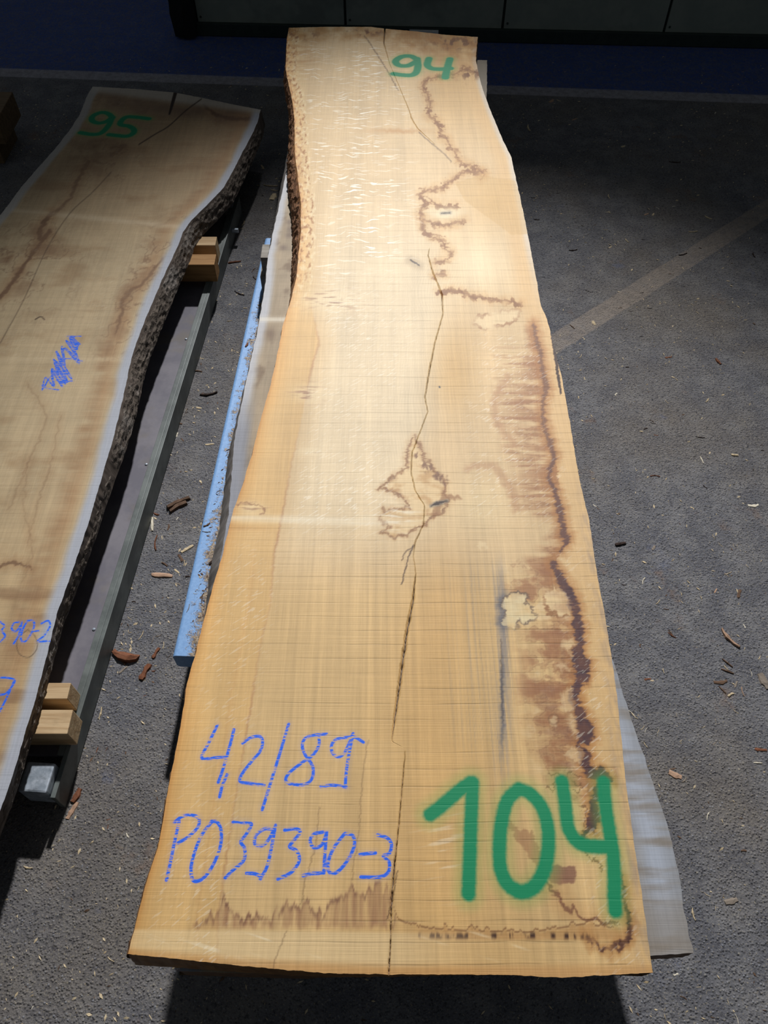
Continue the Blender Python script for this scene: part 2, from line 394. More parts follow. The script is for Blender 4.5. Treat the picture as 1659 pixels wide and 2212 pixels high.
def make_slab(name, shape, thick, offs, paint, mat, edge_cols, seed=11):
    """offs: outward offset of the bottom edge for left, right, near, far (functions of the 0..1 run or numbers)"""
    X, Y, Z, cm = shape; nr, nc = X.shape
    px = X.ravel(); py = Y.ravel()
    C, at = paint(px, py, cm.ravel())
    V = [np.stack([px, py, Z.ravel()], 1)]; Q = [grid_quads(nr, nc)]
    cols_ = [C]; base = nr * nc
    sides = {'left': (X[:, 0], Y[:, 0], Z[:, 0], -1, 0), 'right': (X[:, -1], Y[:, -1], Z[:, -1], 1, 0),
             'near': (X[0], Y[0], Z[0], 0, -1), 'far': (X[-1], Y[-1], Z[-1], 0, 1)}
    K = 7; bot = {}
    for sname, (sx, sy, sz, ox, oy) in sides.items():
        n = len(sx); o = offs[sname]; run = np.linspace(0, 1, n); o = o(sy if ox else run) if callable(o) else np.full(n, o)
        zb = Z.max() - thick
        P = np.zeros((n, K, 3)); cc = np.zeros((n, K, 3)); ca, cb = edge_cols[sname]
        for k in range(K):
            q = k / (K - 1); s = o * (q ** 0.8)
            nz = fbm(sx * 30 + sy * 30, np.full(n, q * 2.5), seed, 3) * 0.004 * (q > 0) * (q < 1)
            P[:, k, 0] = sx + ox * (s + nz); P[:, k, 1] = sy + oy * (s + nz); P[:, k, 2] = sz + (zb - sz) * q
            v = np.clip(0.5 + 0.9 * fbm(sx * 40 + sy * 8, sy * 40 - sx * 8 + q * 3, seed + 3, 3), 0, 1)[:, None]
            cc[:, k] = (np.array(ca) * (1 - v) + np.array(cb) * v) / 255.0
        flip = sname in ('right', 'near')
        V.append(P.reshape(-1, 3)); Q.append(grid_quads(n, K, base, flip=not flip)); cols_.append(cc.reshape(-1, 3)); bot[sname] = P; base += n * K
    # underside
    lb = bot['left'][:, -1]; rb = bot['right'][:, -1]; n = len(lb)
    V.append(np.stack([rb, lb], 1).reshape(-1, 3)); Q.append(grid_quads(n, 2, base)); cols_.append(np.tile(np.array([[.45, .36, .26]]), (2 * n, 1))); base += 2 * n
    V = np.vstack(V); Q = np.vstack(Q); CC = np.vstack(cols_)
    me = np_mesh(name, V, Q)
    cattr(me, 'paint', CC)
    top = np.zeros(len(V)); top[:nr * nc] = 1; fattr(me, 'topm', top)
    for a in ('fleck', 'fleckd', 'fleckw', 'sawm', 'd_green', 'd_blue'):
        v = np.full(len(V), 1.0 if a.startswith('d_') else 0.0)
        if a in at: v[:nr * nc] = at[a]
        fattr(me, a, v)
    return link(name, me, mat), bot

def bark_strip(name, P, y0, y1, parent, mat, amp=0.012, seed=4, q0=0.0, q1=1.0, out=0.006, side=1, ragged=0.0):
    """a rough skin over a slab's side strip P (n, K, 3) between two distances"""
    m = (P[:, 0, 1] >= y0) & (P[:, 0, 1] <= y1); P = P[m]; step = max(1, len(P) // 420); P = P[::step]
    n = len(P); J = 12; q = np.linspace(q0, q1, J); ks = np.linspace(0, 1, P.shape[1]); G = np.zeros((n, J, 3))
    for c in range(3):
        for j in range(J):
            idx = q[j] * (P.shape[1] - 1); a = int(min(math.floor(idx), P.shape[1] - 2)); f = idx - a
            G[:, j, c] = P[:, a, c] * (1 - f) + P[:, a + 1, c] * f
    yy = G[:, :, 1]; zz = G[:, :, 2]
    nz = fbm(yy * 26, zz * 60, seed, 4) + 0.6 * np.abs(fbm(yy * 70, zz * 120, seed + 7, 3))
    taper = np.sin(np.linspace(0, math.pi, n) ** 1.0)[:, None] ** 0.25 * np.sin(np.linspace(0.12, math.pi - 0.05, J))[None, :] ** 0.4
    o = (out + amp * np.maximum(nz, -0.35)) * taper - 0.002 * (1 - taper)
    G[:, :, 0] += side * o; G[:, :, 2] += 0.4 * o * np.linspace(0.0, -1, J)[None, :]
    me = np_mesh(name, G.reshape(-1, 3), grid_quads(n, J, flip=(side > 0)))
    return link(name, me, mat, parent)

def strokes(px, py, lists, z, hw, scale=None, origin=(0, 0), zoom=1.0):
    """distance in metres to hand-drawn strokes given in photo pixels"""
    D = np.full(px.shape, 1.0)
    for st in lists:
        pts = [(origin[0] + a / zoom, origin[1] + b / zoom) for a, b in st]
        P = smooth_poly(unps(pts, z), 5)
        D = np.minimum(D, dpoly(px, py, P, pad=0.08, big=1.0))
    return D - hw

# ---- the pale slab on top of the stack
ZT = HC - 1.788; TT = 0.068
left104 = [(624, 60), (620, 80), (617, 150), (622, 175), (632, 220), (636, 260), (637, 330), (643, 380), (650, 440), (650, 500), (644, 560), (640, 600), (628, 650), (612, 700), (600, 760), (585, 830), (562, 910), (545, 980), (520, 1060), (505, 1100), (492, 1150), (480, 1200), (462, 1260), (440, 1340), (420, 1420), (403, 1480), (392, 1560), (377, 1640), (364, 1700), (352, 1780), (341, 1830), (328, 1870), (310, 1930), (290, 2010), (276, 2061)]
right104 = [(1032, 80), (1030, 100), (1028, 130), (1035, 165), (1045, 200), (1062, 245), (1085, 300), (1105, 340), (1112, 375), (1122, 420), (1135, 480), (1148, 550), (1160, 610), (1168, 660), (1182, 690), (1195, 740), (1212, 810), (1222, 860), (1232, 920), (1245, 1000), (1255, 1050), (1272, 1120), (1283, 1200), (1295, 1270), (1305, 1320), (1318, 1400), (1330, 1480), (1338, 1560), (1345, 1620), (1352, 1690), (1362, 1760), (1372, 1840), (1385, 1920), (1396, 2000), (1410, 2101)]
near104 = [(276, 2061), (350, 2068), (480, 2082), (560, 2090), (700, 2102), (840, 2105), (1000, 2105), (1100, 2106), (1210, 2112), (1300, 2107), (1410, 2101)]
far104 = [(624, 60), (700, 58), (800, 58), (832, 62), (900, 68), (960, 75), (1032, 80)]
crack104 = [(832, 60, 3), (829, 100, 2), (842, 145, 0.3), (868, 205, 0.8), (884, 243, 1.2), (890, 262, 2.0), (903, 282, 1.5), (940, 313, 0.2), (938, 400, 0), (928, 540, 0.2), (925, 555, 1.2), (935, 590, 2.2), (955, 637, 2.6), (957, 680, 1.4), (940, 740, 1.5), (928, 800, 2.4), (918, 860, 1.6), (924, 890, 1.0), (912, 922, 1.2), (890, 980, 1.6), (888, 1020, 1.6), (897, 1060, 1.4), (917, 1090, 1.2), (915, 1130, 1.2), (896, 1170, 2.0), (893, 1200, 0.4), (898, 1235, 1.0), (892, 1290, 4.5), (880, 1350, 6), (870, 1420, 6.5), (860, 1490, 6), (850, 1560, 3.5), (847, 1592, 0.6), (876, 1606, 0.3), (872, 1650, 2), (864, 1740, 2.2), (857, 1810, 3), (849, 1880, 4.5), (845, 1950, 3.5), (844, 2010, 3), (838, 2106, 4)]
shape104 = slab_shape(left104, right104, near104, far104, ZT, 1180, 205, 200, crack104)

GREEN104 = [[(929, 1760), (955, 1740), (988, 1711), (1017, 1690)], [(1021, 1690), (1018, 1760), (1015, 1850), (1012, 1930)]]
GZ = [[(600, 230), (545, 285), (516, 390), (506, 520), (514, 620), (550, 690), (610, 722), (670, 700), (715, 630), (738, 530), (738, 420), (710, 320), (655, 255), (600, 230)],
      [(805, 195), (818, 280), (832, 400), (852, 450), (890, 490), (960, 506), (1040, 506)],
      [(1005, 200), (1012, 300), (1035, 450), (1050, 550), (1055, 650), (1056, 740), (1060, 812)]]
GREEN104 += [[(850 + a / 2.212, 1600 + b / 2.212) for a, b in s] for s in GZ]
G94 = [[(832, 305), (800, 288), (755, 290), (722, 312), (738, 334), (785, 336), (826, 316)], [(832, 300), (836, 340), (826, 372), (800, 385), (755, 384), (712, 378)],
       [(893, 300), (884, 332), (905, 350), (950, 354), (1003, 350)], [(1000, 302), (986, 350), (976, 398)]]
G94 = [[(550 + a / 2.37, b / 2.37) for a, b in s] for s in G94]
BLUE104 = [[(520, 158), (480, 240), (440, 325), (500, 325), (570, 318)], [(605, 180), (585, 260), (550, 380), (525, 450)], [(570, 410), (545, 470), (532, 525)],
    [(650, 250), (690, 222), (735, 215), (752, 240), (740, 290), (690, 350), (645, 410), (637, 445), (680, 455), (760, 465)], [(885, 152), (850, 270), (800, 430), (750, 590)],
    [(1080, 203), (1020, 208), (970, 225), (955, 265), (970, 310), (985, 330), (1010, 375), (1005, 430), (970, 460), (900, 460), (870, 440), (890, 400), (960, 345), (1010, 310), (1040, 260), (1040, 220)],
    [(1180, 220), (1130, 230), (1105, 260), (1110, 300), (1140, 320), (1170, 300), (1195, 250), (1215, 200)], [(1215, 205), (1195, 300), (1180, 400), (1175, 475)], [(1050, 472), (1110, 465), (1180, 475)], [(1180, 220), (1225, 220), (1268, 245)],
    [(325, 650), (300, 760), (280, 860), (260, 950)], [(300, 655), (340, 625), (390, 618), (425, 635), (420, 680), (370, 730), (320, 760)],
    [(490, 655), (440, 720), (400, 820), (385, 900), (400, 955), (450, 940), (500, 870), (535, 780), (540, 700), (520, 655), (490, 650)],
    [(600, 655), (650, 655), (695, 665), (665, 720), (640, 755), (660, 790), (655, 850), (600, 900), (560, 940)],
    [(800, 690), (760, 690), (720, 720), (712, 765), (750, 775), (785, 740), (815, 680)], [(818, 670), (800, 770), (775, 880), (740, 945)], [(670, 915), (710, 918), (740, 930)],
    [(865, 695), (920, 688), (945, 705), (910, 750), (890, 780), (925, 800), (940, 850), (900, 910), (830, 945)],
    [(1060, 705), (1015, 715), (995, 750), (1015, 785), (1055, 770), (1080, 710)], [(1080, 705), (1072, 800), (1065, 915)], [(960, 928), (1000, 918), (1065, 915)],
    [(1170, 715), (1120, 780), (1090, 850), (1090, 905), (1125, 915), (1180, 860), (1220, 780), (1215, 725), (1175, 712)], [(1250, 820), (1290, 815), (1330, 812)],
    [(1340, 720), (1390, 735), (1412, 770), (1400, 815), (1370, 828), (1400, 860), (1395, 910), (1350, 935), (1255, 935)]]
BLUE104 = [[(250 + a / 2.37, 1500 + b / 2.37) for a, b in s] for s in BLUE104]

def paint104(x, y, cm):
    n = x.size
    # jagged warp: short sideways serration along the rays, longer along the grain
    wx = fbm(x * 24, y * 60, 41, 4) * 0.011 + fbm(x * 16, y * 190, 43, 3) * 0.007; wy = fbm(x * 55, y * 20, 52, 4) * 0.020
    PX, PY = prj(x, y, ZT); JX, JY = prj(x + wx, y + wy, ZT)
    FX, FY = prj(x + wx * 0.35, y + wy * 0.35, ZT)
    lowx = fbm(x * 13, y * 0.55, 7, 4); blot = fbm(x * 5, y * 4, 9, 4); streak = fbm(x * 75, y * 1.1, 12, 4)
    C = np.tile(np.array([[214, 183, 136]]) / 255.0, (n, 1))
    edL = PX - np.interp(PY, [p[1] for p in left104], [p[0] for p in left104]); edR = np.interp(PY, [p[1] for p in right104], [p[0] for p in right104]) - PX
    s = mpp(PY, ZT); dL = edL * s; dR = edR * s
    xb = np.interp(JY, [60, 300, 600, 660, 740, 800, 900, 1000, 1100, 1200, 1300, 1400, 1500, 1600, 1700, 1800, 1900, 1990], [650, 665, 672, 672, 690, 672, 652, 630, 612, 592, 584, 562, 546, 530, 512, 497, 482, 470])
    xc = np.interp(PY, [c[1] for c in crack104], [c[0] for c in crack104])
    # broad zones
    pale = sm(-10, 60, PX - xb) * sm(60, -40, PX - xc) * sm(1260, 1050, PY)
    C = mixc(C, (226, 204, 166), pale * 0.85 * (0.25 + 0.75 * sm(330, 600, PY)))  # pale flecked heartwood, with the mid-slab sheen put into its colour
    lo = sm(1120, 1300, PY)
    C = mixc(C, (211, 176, 121), lo * 0.9 * sm(60, 220, PY - 1100 + 0 * PX))
    C = mixc(C, (204, 160, 98), lo * np.exp(-((PX - xc - 60 - 0.05 * (PY - 1150)) / (60 + 0.16 * (PY - 1100).clip(0))) ** 2) * 0.6)
    C = mixc(C, (203, 162, 98), np.exp(-((PX - 985) / 48) ** 2 - ((PY - 800) / 95) ** 2) * 0.75)
    C = mixc(C, (206, 165, 104), sm(900, 960, PX) * sm(350, 180, PY) * 0.65)
    C = mixc(C, (206, 166, 104), np.exp(-((PX - 1075) / 50) ** 2 - ((PY - 440) / 50) ** 2) * 0.7)
    C = mixc(C, (234, 218, 182), np.exp(-((PX - 1030) / 75) ** 2 - ((PY - 570) / 65) ** 2) * 0.5)  # whitish centre: sheen of the lamp painted into the wood
    C = mixc(C, (226, 200, 152), np.exp(-((PX - 1040) / 60) ** 2 - ((PY - 1090) / 60) ** 2) * 0.7)
    # sapwood to the left of the boundary line, orange margin on the edge
    lf = sm(3, -3, FX - xb)
    C = mixc(C, (217, 176, 114), lf * 0.75 * sm(600, 720, PY))
    C = mixc(C, (228, 196, 140), sm(12, -6, PX - xb) * sm(700, 600, PY) * 0.4)
    C = mixc(C, (160, 110, 75), np.exp(-((FX - xb) / 2.6) ** 2) * 0.5 * sm(650, 760, PY) * (0.6 + blot))
    orng = np.exp(-(dL / (0.022 + 0.02 * np.clip(0.5 + blot, 0, 1))) ** 2)
    C = mixc(C, (216, 158, 84), orng * 0.5)
    C = mixc(C, (188, 126, 62), np.exp(-(dL / 0.007) ** 2) * 0.45)
    # second growth band in the sapwood
    C = mixc(C, (196, 148, 92), np.exp(-((JX - xb + 45) / 5) ** 2) * 0.25 * sm(1150, 1250, PY))
    # low frequency grain streaks
    C = C * (1 + 0.07 * lowx + 0.05 * blot)[:, None]
    C = C * (1 + streak * (0.03 + 0.07 * lo * sm(xb - 5, xb + 150, PX)))[:, None]
    # growth rings seen as fine lines, curving round the figure
    ring = np.sin((x * 1.0 + 0.05 * fbm(x * 3, y * 2.2, 3, 3) + 0.02 * np.exp(-((PY - 640) / 60) ** 2)) * 2 * math.pi / 0.0085)
    C = C * (1 - 0.035 * np.clip(ring, 0, 1) * sm(-120, -20, PX - xc) * sm(130, 10, PX - xc) * sm(500, 560, PY) * sm(1300, 1000, PY))[:, None]
    # right hand outer strip, dirty towards the edge
    C = mixc(C, (218, 178, 122), sm(0.10, 0.05, dR) * 0.6)
    dirt = sm(0.045, 0.0, dR) * np.clip(0.35 + 1.3 * fbm(x * 60, y * 18, 61, 4), 0, 1)
    C = mixc(C, (150, 132, 118), dirt * 0.6 * sm(1000, 1150, PY)); C = mixc(C, (205, 196, 184), sm(0.03, 0.004, dR) * sm(700, 480, PY) * 0.75)
    specks = (fbm(x * 160, y * 90, 71, 2) > 0.62) * sm(0.09, 0.02, dR) * sm(1000, 1100, PY)
    C = mixc(C, (85, 65, 55), specks * 0.7)

    # ------ stains
    DK = (98, 64, 56); BR = (150, 104, 62)
    main = smooth_poly([(1152, 700, 2), (1160, 740, 4), (1168, 770, 3), (1172, 800, 5), (1180, 840, 5), (1173, 870, 3), (1172, 895, 4), (1179, 930, 4), (1189, 960, 5), (1197, 990, 5), (1188, 1012, 4), (1186, 1032, 4), (1196, 1055, 5), (1206, 1085, 6), (1211, 1110, 6), (1213, 1130, 6), (1218, 1150, 8), (1223, 1168, 8), (1214, 1188, 2)], 4)
    main2 = smooth_poly([(1192, 1212, 3), (1206, 1240, 6), (1220, 1268, 8), (1236, 1297, 9), (1246, 1330, 6), (1249, 1360, 8), (1252, 1390, 6), (1247, 1415, 10), (1258, 1440, 14), (1256, 1462, 11), (1247, 1485, 6), (1241, 1505, 5), (1249, 1535, 8), (1259, 1562, 12), (1266, 1588, 15), (1250, 1605, 4)], 4)
    main3 = smooth_poly([(1254, 1618, 3), (1264, 1640, 10), (1270, 1662, 9), (1300, 1678, 9), (1318, 1684, 3)], 4)
    main4 = smooth_poly([(1294, 1700, 3), (1282, 1730, 8), (1286, 1760, 8), (1276, 1790, 8), (1262, 1806, 3)], 4)
    d = np.minimum(np.minimum(dpoly(JX, JY, main, 120), dpoly(JX, JY, main2, 120)), np.minimum(dpoly(JX, JY, main3, 90), dpoly(JX, JY, main4, 60)))
    xs = np.interp(PY, [700, 800, 900, 1000, 1100, 1170, 1215, 1300, 1360, 1440, 1500, 1600, 1680, 1790], [1152, 1172, 1172, 1195, 1210, 1220, 1195, 1238, 1249, 1256, 1243, 1262, 1290, 1276])
    d = d + 5 * fbm(x * 34, y * 100, 87, 3) - 2.5 * sm(1150, 1260, PY)
    leftof = xs - JX
    # brown plumes spreading to the left, stretched along the rays
    pl = fbm(x * 7, y * 34, 81, 5); pl2 = fbm(x * 9, y * 16, 83, 4)
    reach = np.interp(PY, [690, 760, 860, 960, 1040, 1110, 1135, 1200, 1300, 1420, 1560, 1680, 1800], [20, 35, 105, 85, 110, 100, 20, 95, 60, 130, 140, 120, 30])
    plume = sm(reach * 1.15, reach * 0.1, leftof) * (leftof > -6) * sm(690, 720, PY) * sm(1800, 1700, PY)
    C = mixc(C, (160, 112, 74), plume * np.clip(0.60 + 1.5 * pl + 0.6 * pl2, 0, 0.95) * 0.9)
    C = mixc(C, (128, 84, 56), plume * np.exp(-((pl + 0.5 * pl2 - 0.05) / 0.035) ** 2) * 0.5)
    C = mixc(C, (138, 100, 84), plume * np.clip(pl2 - 0.05, 0, 1) * 2.0 * sm(1150, 1250, PY))
    bb = fbm(x * 11, y * 15, 84, 5); zone = sm(150, 90, leftof) * sm(-4, 8, leftof) * sm(1190, 1240, PY) * sm(1720, 1650, PY)
    C = mixc(C, (150, 100, 66), zone * sm(-0.02, 0.22, bb) * 0.72); C = mixc(C, (232, 206, 162), zone * sm(-0.12, -0.36, bb) * 0.55)
    C = mixc(C, (120, 78, 54), zone * np.exp(-((bb - 0.02) / 0.03) ** 2) * 0.35)
    zone2 = sm(120, 70, leftof) * sm(-4, 8, leftof) * sm(720, 800, PY) * sm(1130, 1080, PY); b2 = fbm(x * 5, y * 44, 85, 5)
    C = mixc(C, (150, 100, 64), zone2 * sm(0.0, 0.3, b2) * 0.6)
    C = mixc(C, (196, 132, 66), sm(-34, -6, leftof) * sm(2, -6, leftof) * sm(1330, 1420, PY) * sm(1680, 1620, PY) * np.clip(0.5 + 1.2 * bb, 0, 1) * 0.7)
    # boundary arcs of the plumes
    for arc in ([(1098, 815), (1075, 850), (1068, 890), (1085, 930), (1110, 955)], [(1010, 1010), (1060, 1003), (1085, 1030), (1105, 1060), (1115, 1100)]):
        C = mixc(C, (170, 122, 84), sm(16, 0, np.abs(dpoly(JX, JY, smooth_poly(arc), 60))) * 0.45)
    C = mixc(C, (168, 110, 58), sm(22, 0, d) * 0.6)
    C = mixc(C, BR, sm(5, -1, d) * 0.8); dk = sm(1.5, -2.5, d)
    C = mixc(C, DK, dk * (0.82 + 0.12 * sm(1100, 1200, PY)) * (0.55 + 0.45 * sm(900, 1050, PY)))
    C = mixc(C, (70, 48, 56), dk * sm(1200, 1280, PY) * np.clip(0.4 + 1.5 * fbm(x * 40, y * 50, 86, 3), 0, 1) * 0.8)
    # pale islands with brown rims beside the main stain
    for isl, rim in (([(1203, 1268), (1182, 1274), (1175, 1300), (1184, 1320), (1212, 1336), (1232, 1330), (1236, 1310), (1222, 1288)], 1), ([(1218, 1385), (1210, 1400), (1228, 1412), (1244, 1395), (1236, 1376)], .8),
                     ([(1206, 1432), (1200, 1448), (1222, 1450), (1235, 1440)], .7), ([(1210, 1495), (1216, 1530), (1235, 1545), (1242, 1520), (1235, 1492)], .9), ([(1222, 1540), (1228, 1570), (1242, 1590), (1244, 1550)], .9),
                     ([(1222, 1625), (1240, 1612), (1258, 1622), (1258, 1645), (1240, 1650)], .8), ([(1030, 1178 + 0), (1048, 1172), (1050, 1190)], 0),
                     ([(1022, 700), (1030, 686), (1055, 680), (1085, 672), (1122, 668), (1118, 688), (1098, 700), (1075, 706), (1050, 712)], .8)):
        di = dpoly(JX, JY, isl, 40, True); ins = inside(JX, JY, isl)
        C = mixc(C, (230, 204, 158), np.where(ins, 1, sm(4, 0, di)) * 0.55)
        if rim: C = mixc(C, (140, 92, 54), sm(5.0, 1.0, np.abs(di + 3 * fbm(x * 40, y * 40, 88, 3))) * 0.8 * rim * np.clip(0.6 + 1.5 * fbm(x * 18, y * 18, 89, 3), 0, 1))
    # upper lace of brown zone lines
    lace = [[(1034, 160, 4), (1005, 150, 4), (985, 160, 3), (955, 165, 4), (930, 170, 6), (914, 182, 3), (920, 200, 3), (930, 225, 4), (925, 246, 3), (940, 260, 4), (953, 276, 4), (950, 290, 3), (966, 302, 4), (974, 320, 5), (986, 332, 4), (990, 346, 3)],
            [(1000, 352, 3), (1025, 362, 3), (1045, 375, 4), (1038, 386, 3)], [(1046, 372, 3), (1005, 372, 2), (985, 384, 3), (966, 396, 4), (955, 406, 3), (925, 412, 3), (908, 420, 3), (918, 440, 4), (908, 456, 3), (913, 470, 4), (935, 482, 5), (965, 486, 4), (1002, 476, 3)],
            [(908, 468, 3), (914, 494, 4), (930, 510, 3), (955, 521, 3), (966, 540, 3), (975, 549, 2), (965, 560, 2), (940, 568, 2)], [(932, 436, 3), (950, 446, 3), (985, 448, 2)], [(940, 595, 2), (960, 592, 3)],
            [(948, 632, 3), (985, 628, 4), (1015, 638, 4), (1050, 645, 5), (1090, 650, 5), (1126, 657, 4)]]
    for q in lace:
        dd = dpoly(JX, JY, smooth_poly([p[:2] for p in q], 4), 40); nf = fbm(x * 50, y * 42, 95, 4); nm = fbm(x * 16, y * 15, 98, 3)
        C = mixc(C, (196, 146, 84), sm(20, 0, dd + 8 * nm) * 0.38); C = mixc(C, (138, 92, 50), sm(7.5, 3.5, dd + 13 * nf) * np.clip(0.55 + 1.6 * nm, 0.05, 1) * 0.9)
        C = mixc(C, (132, 86, 46), sm(2.6, 0.6, dd) * 0.55)
    gold = [(985, 395), (1040, 380), (1112, 392), (1125, 440), (1138, 505), (1105, 506), (1060, 472), (1005, 432)]
    C = mixc(C, (198, 160, 100), np.where(inside(FX, FY, gold), 1, sm(3, 0, dpoly(FX, FY, gold, 20, True))) * 0.5)
    C = mixc(C, (232, 216, 180), np.exp(-((PX - 965) / 32) ** 2 - ((PY - 460) / 12) ** 2) * 0.85)
    # brown end patches at the far end
    e1 = fbm(x * 14, y * 10, 91, 4)
    C = mixc(C, (168, 116, 56), sm(150, 96, PY - (PX - 950) * 0.18) * sm(810, 880, PX) * np.clip(0.6 + 1.2 * e1, 0, 1) * 0.9)
    C = mixc(C, (176, 126, 66), sm(100, 76, PY) * np.clip(0.45 + 1.3 * e1, 0, 1) * 0.85)
    C = mixc(C, (112, 70, 38), sm(0.0, 0.25, fbm(x * 26, y * 14, 93, 4)) * (np.exp(-((PX - 655) / 30) ** 2 - ((PY - 76) / 9) ** 2) + np.exp(-((PX - 790) / 40) ** 2 - ((PY - 70) / 7) ** 2) + np.exp(-((PX - 985) / 50) ** 2 - ((PY - 92) / 14) ** 2) + np.exp(-((PX - 1015) / 25) ** 2 - ((PY - 160) / 14) ** 2)) * 0.9)
    C = mixc(C, (178, 126, 70), np.exp(-((PX - 650) / 30) ** 2 - ((PY - 120) / 35) ** 2) * np.clip(0.3 + 1.5 * fbm(x * 8, y * 40, 94, 3), 0, 1) * 0.7)
    C = mixc(C, (186, 134, 78), np.exp(-((PX - 860) / 60) ** 2 - ((JY - 283) / 5) ** 2) * 0.6)
    # rough torn left margin at the far half
    C = mixc(C, (150, 96, 50), (dL < 0.05) * sm(0.0, 0.35, fbm(x * 70, y * 34, 96, 4)) * sm(640, 560, PY) * 0.75)
    C = mixc(C, (240, 222, 180), (dL < 0.06) * sm(0.0, 0.35, fbm(x * 60, y * 30, 97, 4)) * sm(700, 600, PY) * 0.5)
    # purple marks on the left
    for cx, cy, rx, ry, st in ((715, 650, 62, 22, 1.0), (665, 850, 34, 20, 1.0), (540, 1098, 32, 14, .9), (668, 975, 24, 9, .5)):
        g = np.exp(-((PX - cx) / rx) ** 2 - ((PY - cy) / ry) ** 2); nz = fbm(x * 14, y * 90, 101 + cx, 4)
        C = mixc(C, (236, 216, 176), g * 0.5); C = mixc(C, (150, 110, 84), g * sm(0.05, 0.4, nz) * st * 0.85)
    C = mixc(C, (150, 108, 76), sm(2.5, 0.3, dpoly(JX, JY, smooth_poly([(512, 1090), (535, 1083), (560, 1092), (572, 1105), (560, 1112)]), 30)) * 0.75)
    # centre figure: star shaped zone with knot
    fig = [(895, 943), (882, 962), (878, 985), (876, 1010), (852, 1030), (820, 1055), (850, 1062), (872, 1080), (884, 1098), (830, 1100), (818, 1126), (842, 1138), (822, 1150), (850, 1160), (888, 1152), (918, 1132), (935, 1112), (960, 1104), (972, 1084), (960, 1062), (966, 1045), (938, 1016), (918, 990), (906, 955)]
    di = dpoly(JX, JY, fig, 50, True); ins = inside(JX, JY, fig)
    C = mixc(C, (226, 194, 142), ins * 0.7); C = mixc(C, (190, 146, 92), ins * np.clip(fbm(x * 20, y * 30, 111, 4) * 1.6, 0, 0.7))
    C = mixc(C, (128, 88, 56), sm(4.5, 0.6, np.abs(di + 4 * fbm(x * 45, y * 40, 112, 3))) * 0.8); C = mixc(C, (190, 148, 98), np.where(ins, 0, sm(14, 0, di)) * 0.35)
    C = mixc(C, (150, 104, 64), ins * sm(12, 2, di) * np.clip(0.3 + 1.4 * fbm(x * 60, y * 40, 113, 3), 0, 1) * 0.8)
    C = mixc(C, (118, 80, 54), sm(6, -4, dpoly(JX, JY, [(902, 985, 5), (930, 1015, 7), (960, 1040, 6)], 30)) * sm(-0.15, 0.2, fbm(x * 70, y * 40, 114, 3)) * 0.85)
    C = mixc(C, (150, 106, 66), sm(5, -3, dpoly(JX, JY, [(935, 1112, 5), (962, 1072, 7), (992, 1078, 3)], 30)) * 0.7)
    C = mixc(C, (172, 128, 76), np.exp(-((PX - 850) / 26) ** 2 - ((PY - 1116) / 13) ** 2) * np.clip(0.6 + 1.5 * fbm(x * 6, y * 60, 115, 3), 0, 1) * 0.8)
    C = mixc(C, (238, 226, 200), np.exp(-((PX - 850) / 60) ** 2 - ((PY - 1108 - (PX - 850) * 0.1) / 40) ** 2) * sm(0.12, 0.4, fbm(x * 12 + y * 40, y * 90, 117, 3)) * 0.8 * (PY > 1095))
    # light bar left by a sticker
    C = mixc(C, (243, 230, 202), np.exp(-((PY - 1119 - (PX - 500) * 0.025) / 8.5) ** 2) * sm(930, 820, PX) * np.clip(0.75 + 0.8 * fbm(x * 5, y * 60, 121, 3), 0, 1) * 0.65)
    C = mixc(C, (190, 140, 80), np.exp(-((PY - 1140 - (PX - 500) * 0.02) / 6) ** 2) * sm(640, 500, PX) * 0.4)
    # knots
    kn = dpoly(FX, FY, [(931, 1092, 1), (945, 1087, 3.2), (966, 1083, 1)], 20); C = mixc(C, (120, 112, 100), sm(6, 0, kn) * 0.7); C = mixc(C, (52, 36, 24), sm(1.2, -1, kn))
    kn = dpoly(FX, FY, [(886, 562, 1), (905, 573, 1.2)], 30); C = mixc(C, (168, 146, 112), sm(16, 0, kn) * 0.6); C = mixc(C, (64, 46, 32), sm(1.2, -0.6, kn))
    kn = dpoly(FX, FY, [(954, 461, .6), (972, 459, .8)], 20); C = mixc(C, (140, 130, 112), sm(6, 0, kn) * 0.6); C = mixc(C, (42, 34, 28), sm(1.0, -0.6, kn))
    C = mixc(C, (60, 62, 66), sm(3.4, 1.2, np.hypot(FX - 950, (FY - 837) * 1.2)))
    # blue grey iron streak and its pale island
    ir = np.exp(-((PX - np.interp(PY, [1150, 1300, 1450, 1700], [1085, 1084, 1084, 1088])) / np.interp(PY, [1150, 1300, 1500, 1700], [10, 18, 16, 20])) ** 2) * sm(1160, 1300, PY) * sm(1740, 1600, PY)
    st = fbm(x * 150, y * 1.6, 131, 3)
    C = mixc(C, (128, 122, 124), ir * np.clip(0.28 + 1.3 * st, 0, 0.85))
    C = mixc(C, (74, 80, 98), np.exp(-((FX - 1085) / 4.5) ** 2) * sm(1360, 1470, PY) * sm(1660, 1560, PY) * 0.7)
    C = mixc(C, (150, 136, 118), sm(1180, 1260, PY) * sm(1680, 1560, PY) * np.exp(-((PX - 1040) / 60) ** 2) * np.clip(1.2 * st, 0, 0.6))
    isl = [(1085, 1298), (1100, 1285), (1130, 1280), (1142, 1294), (1128, 1302), (1150, 1310), (1158, 1332), (1142, 1348), (1122, 1338), (1120, 1352), (1098, 1358), (1084, 1344), (1090, 1322)]
    di = dpoly(JX, JY, isl, 40, True); ins = inside(JX, JY, isl)
    C = mixc(C, (96, 94, 100), np.where(ins, 0, sm(22, 0, di)) * sm(1110, 1080, PX) * 0.8)
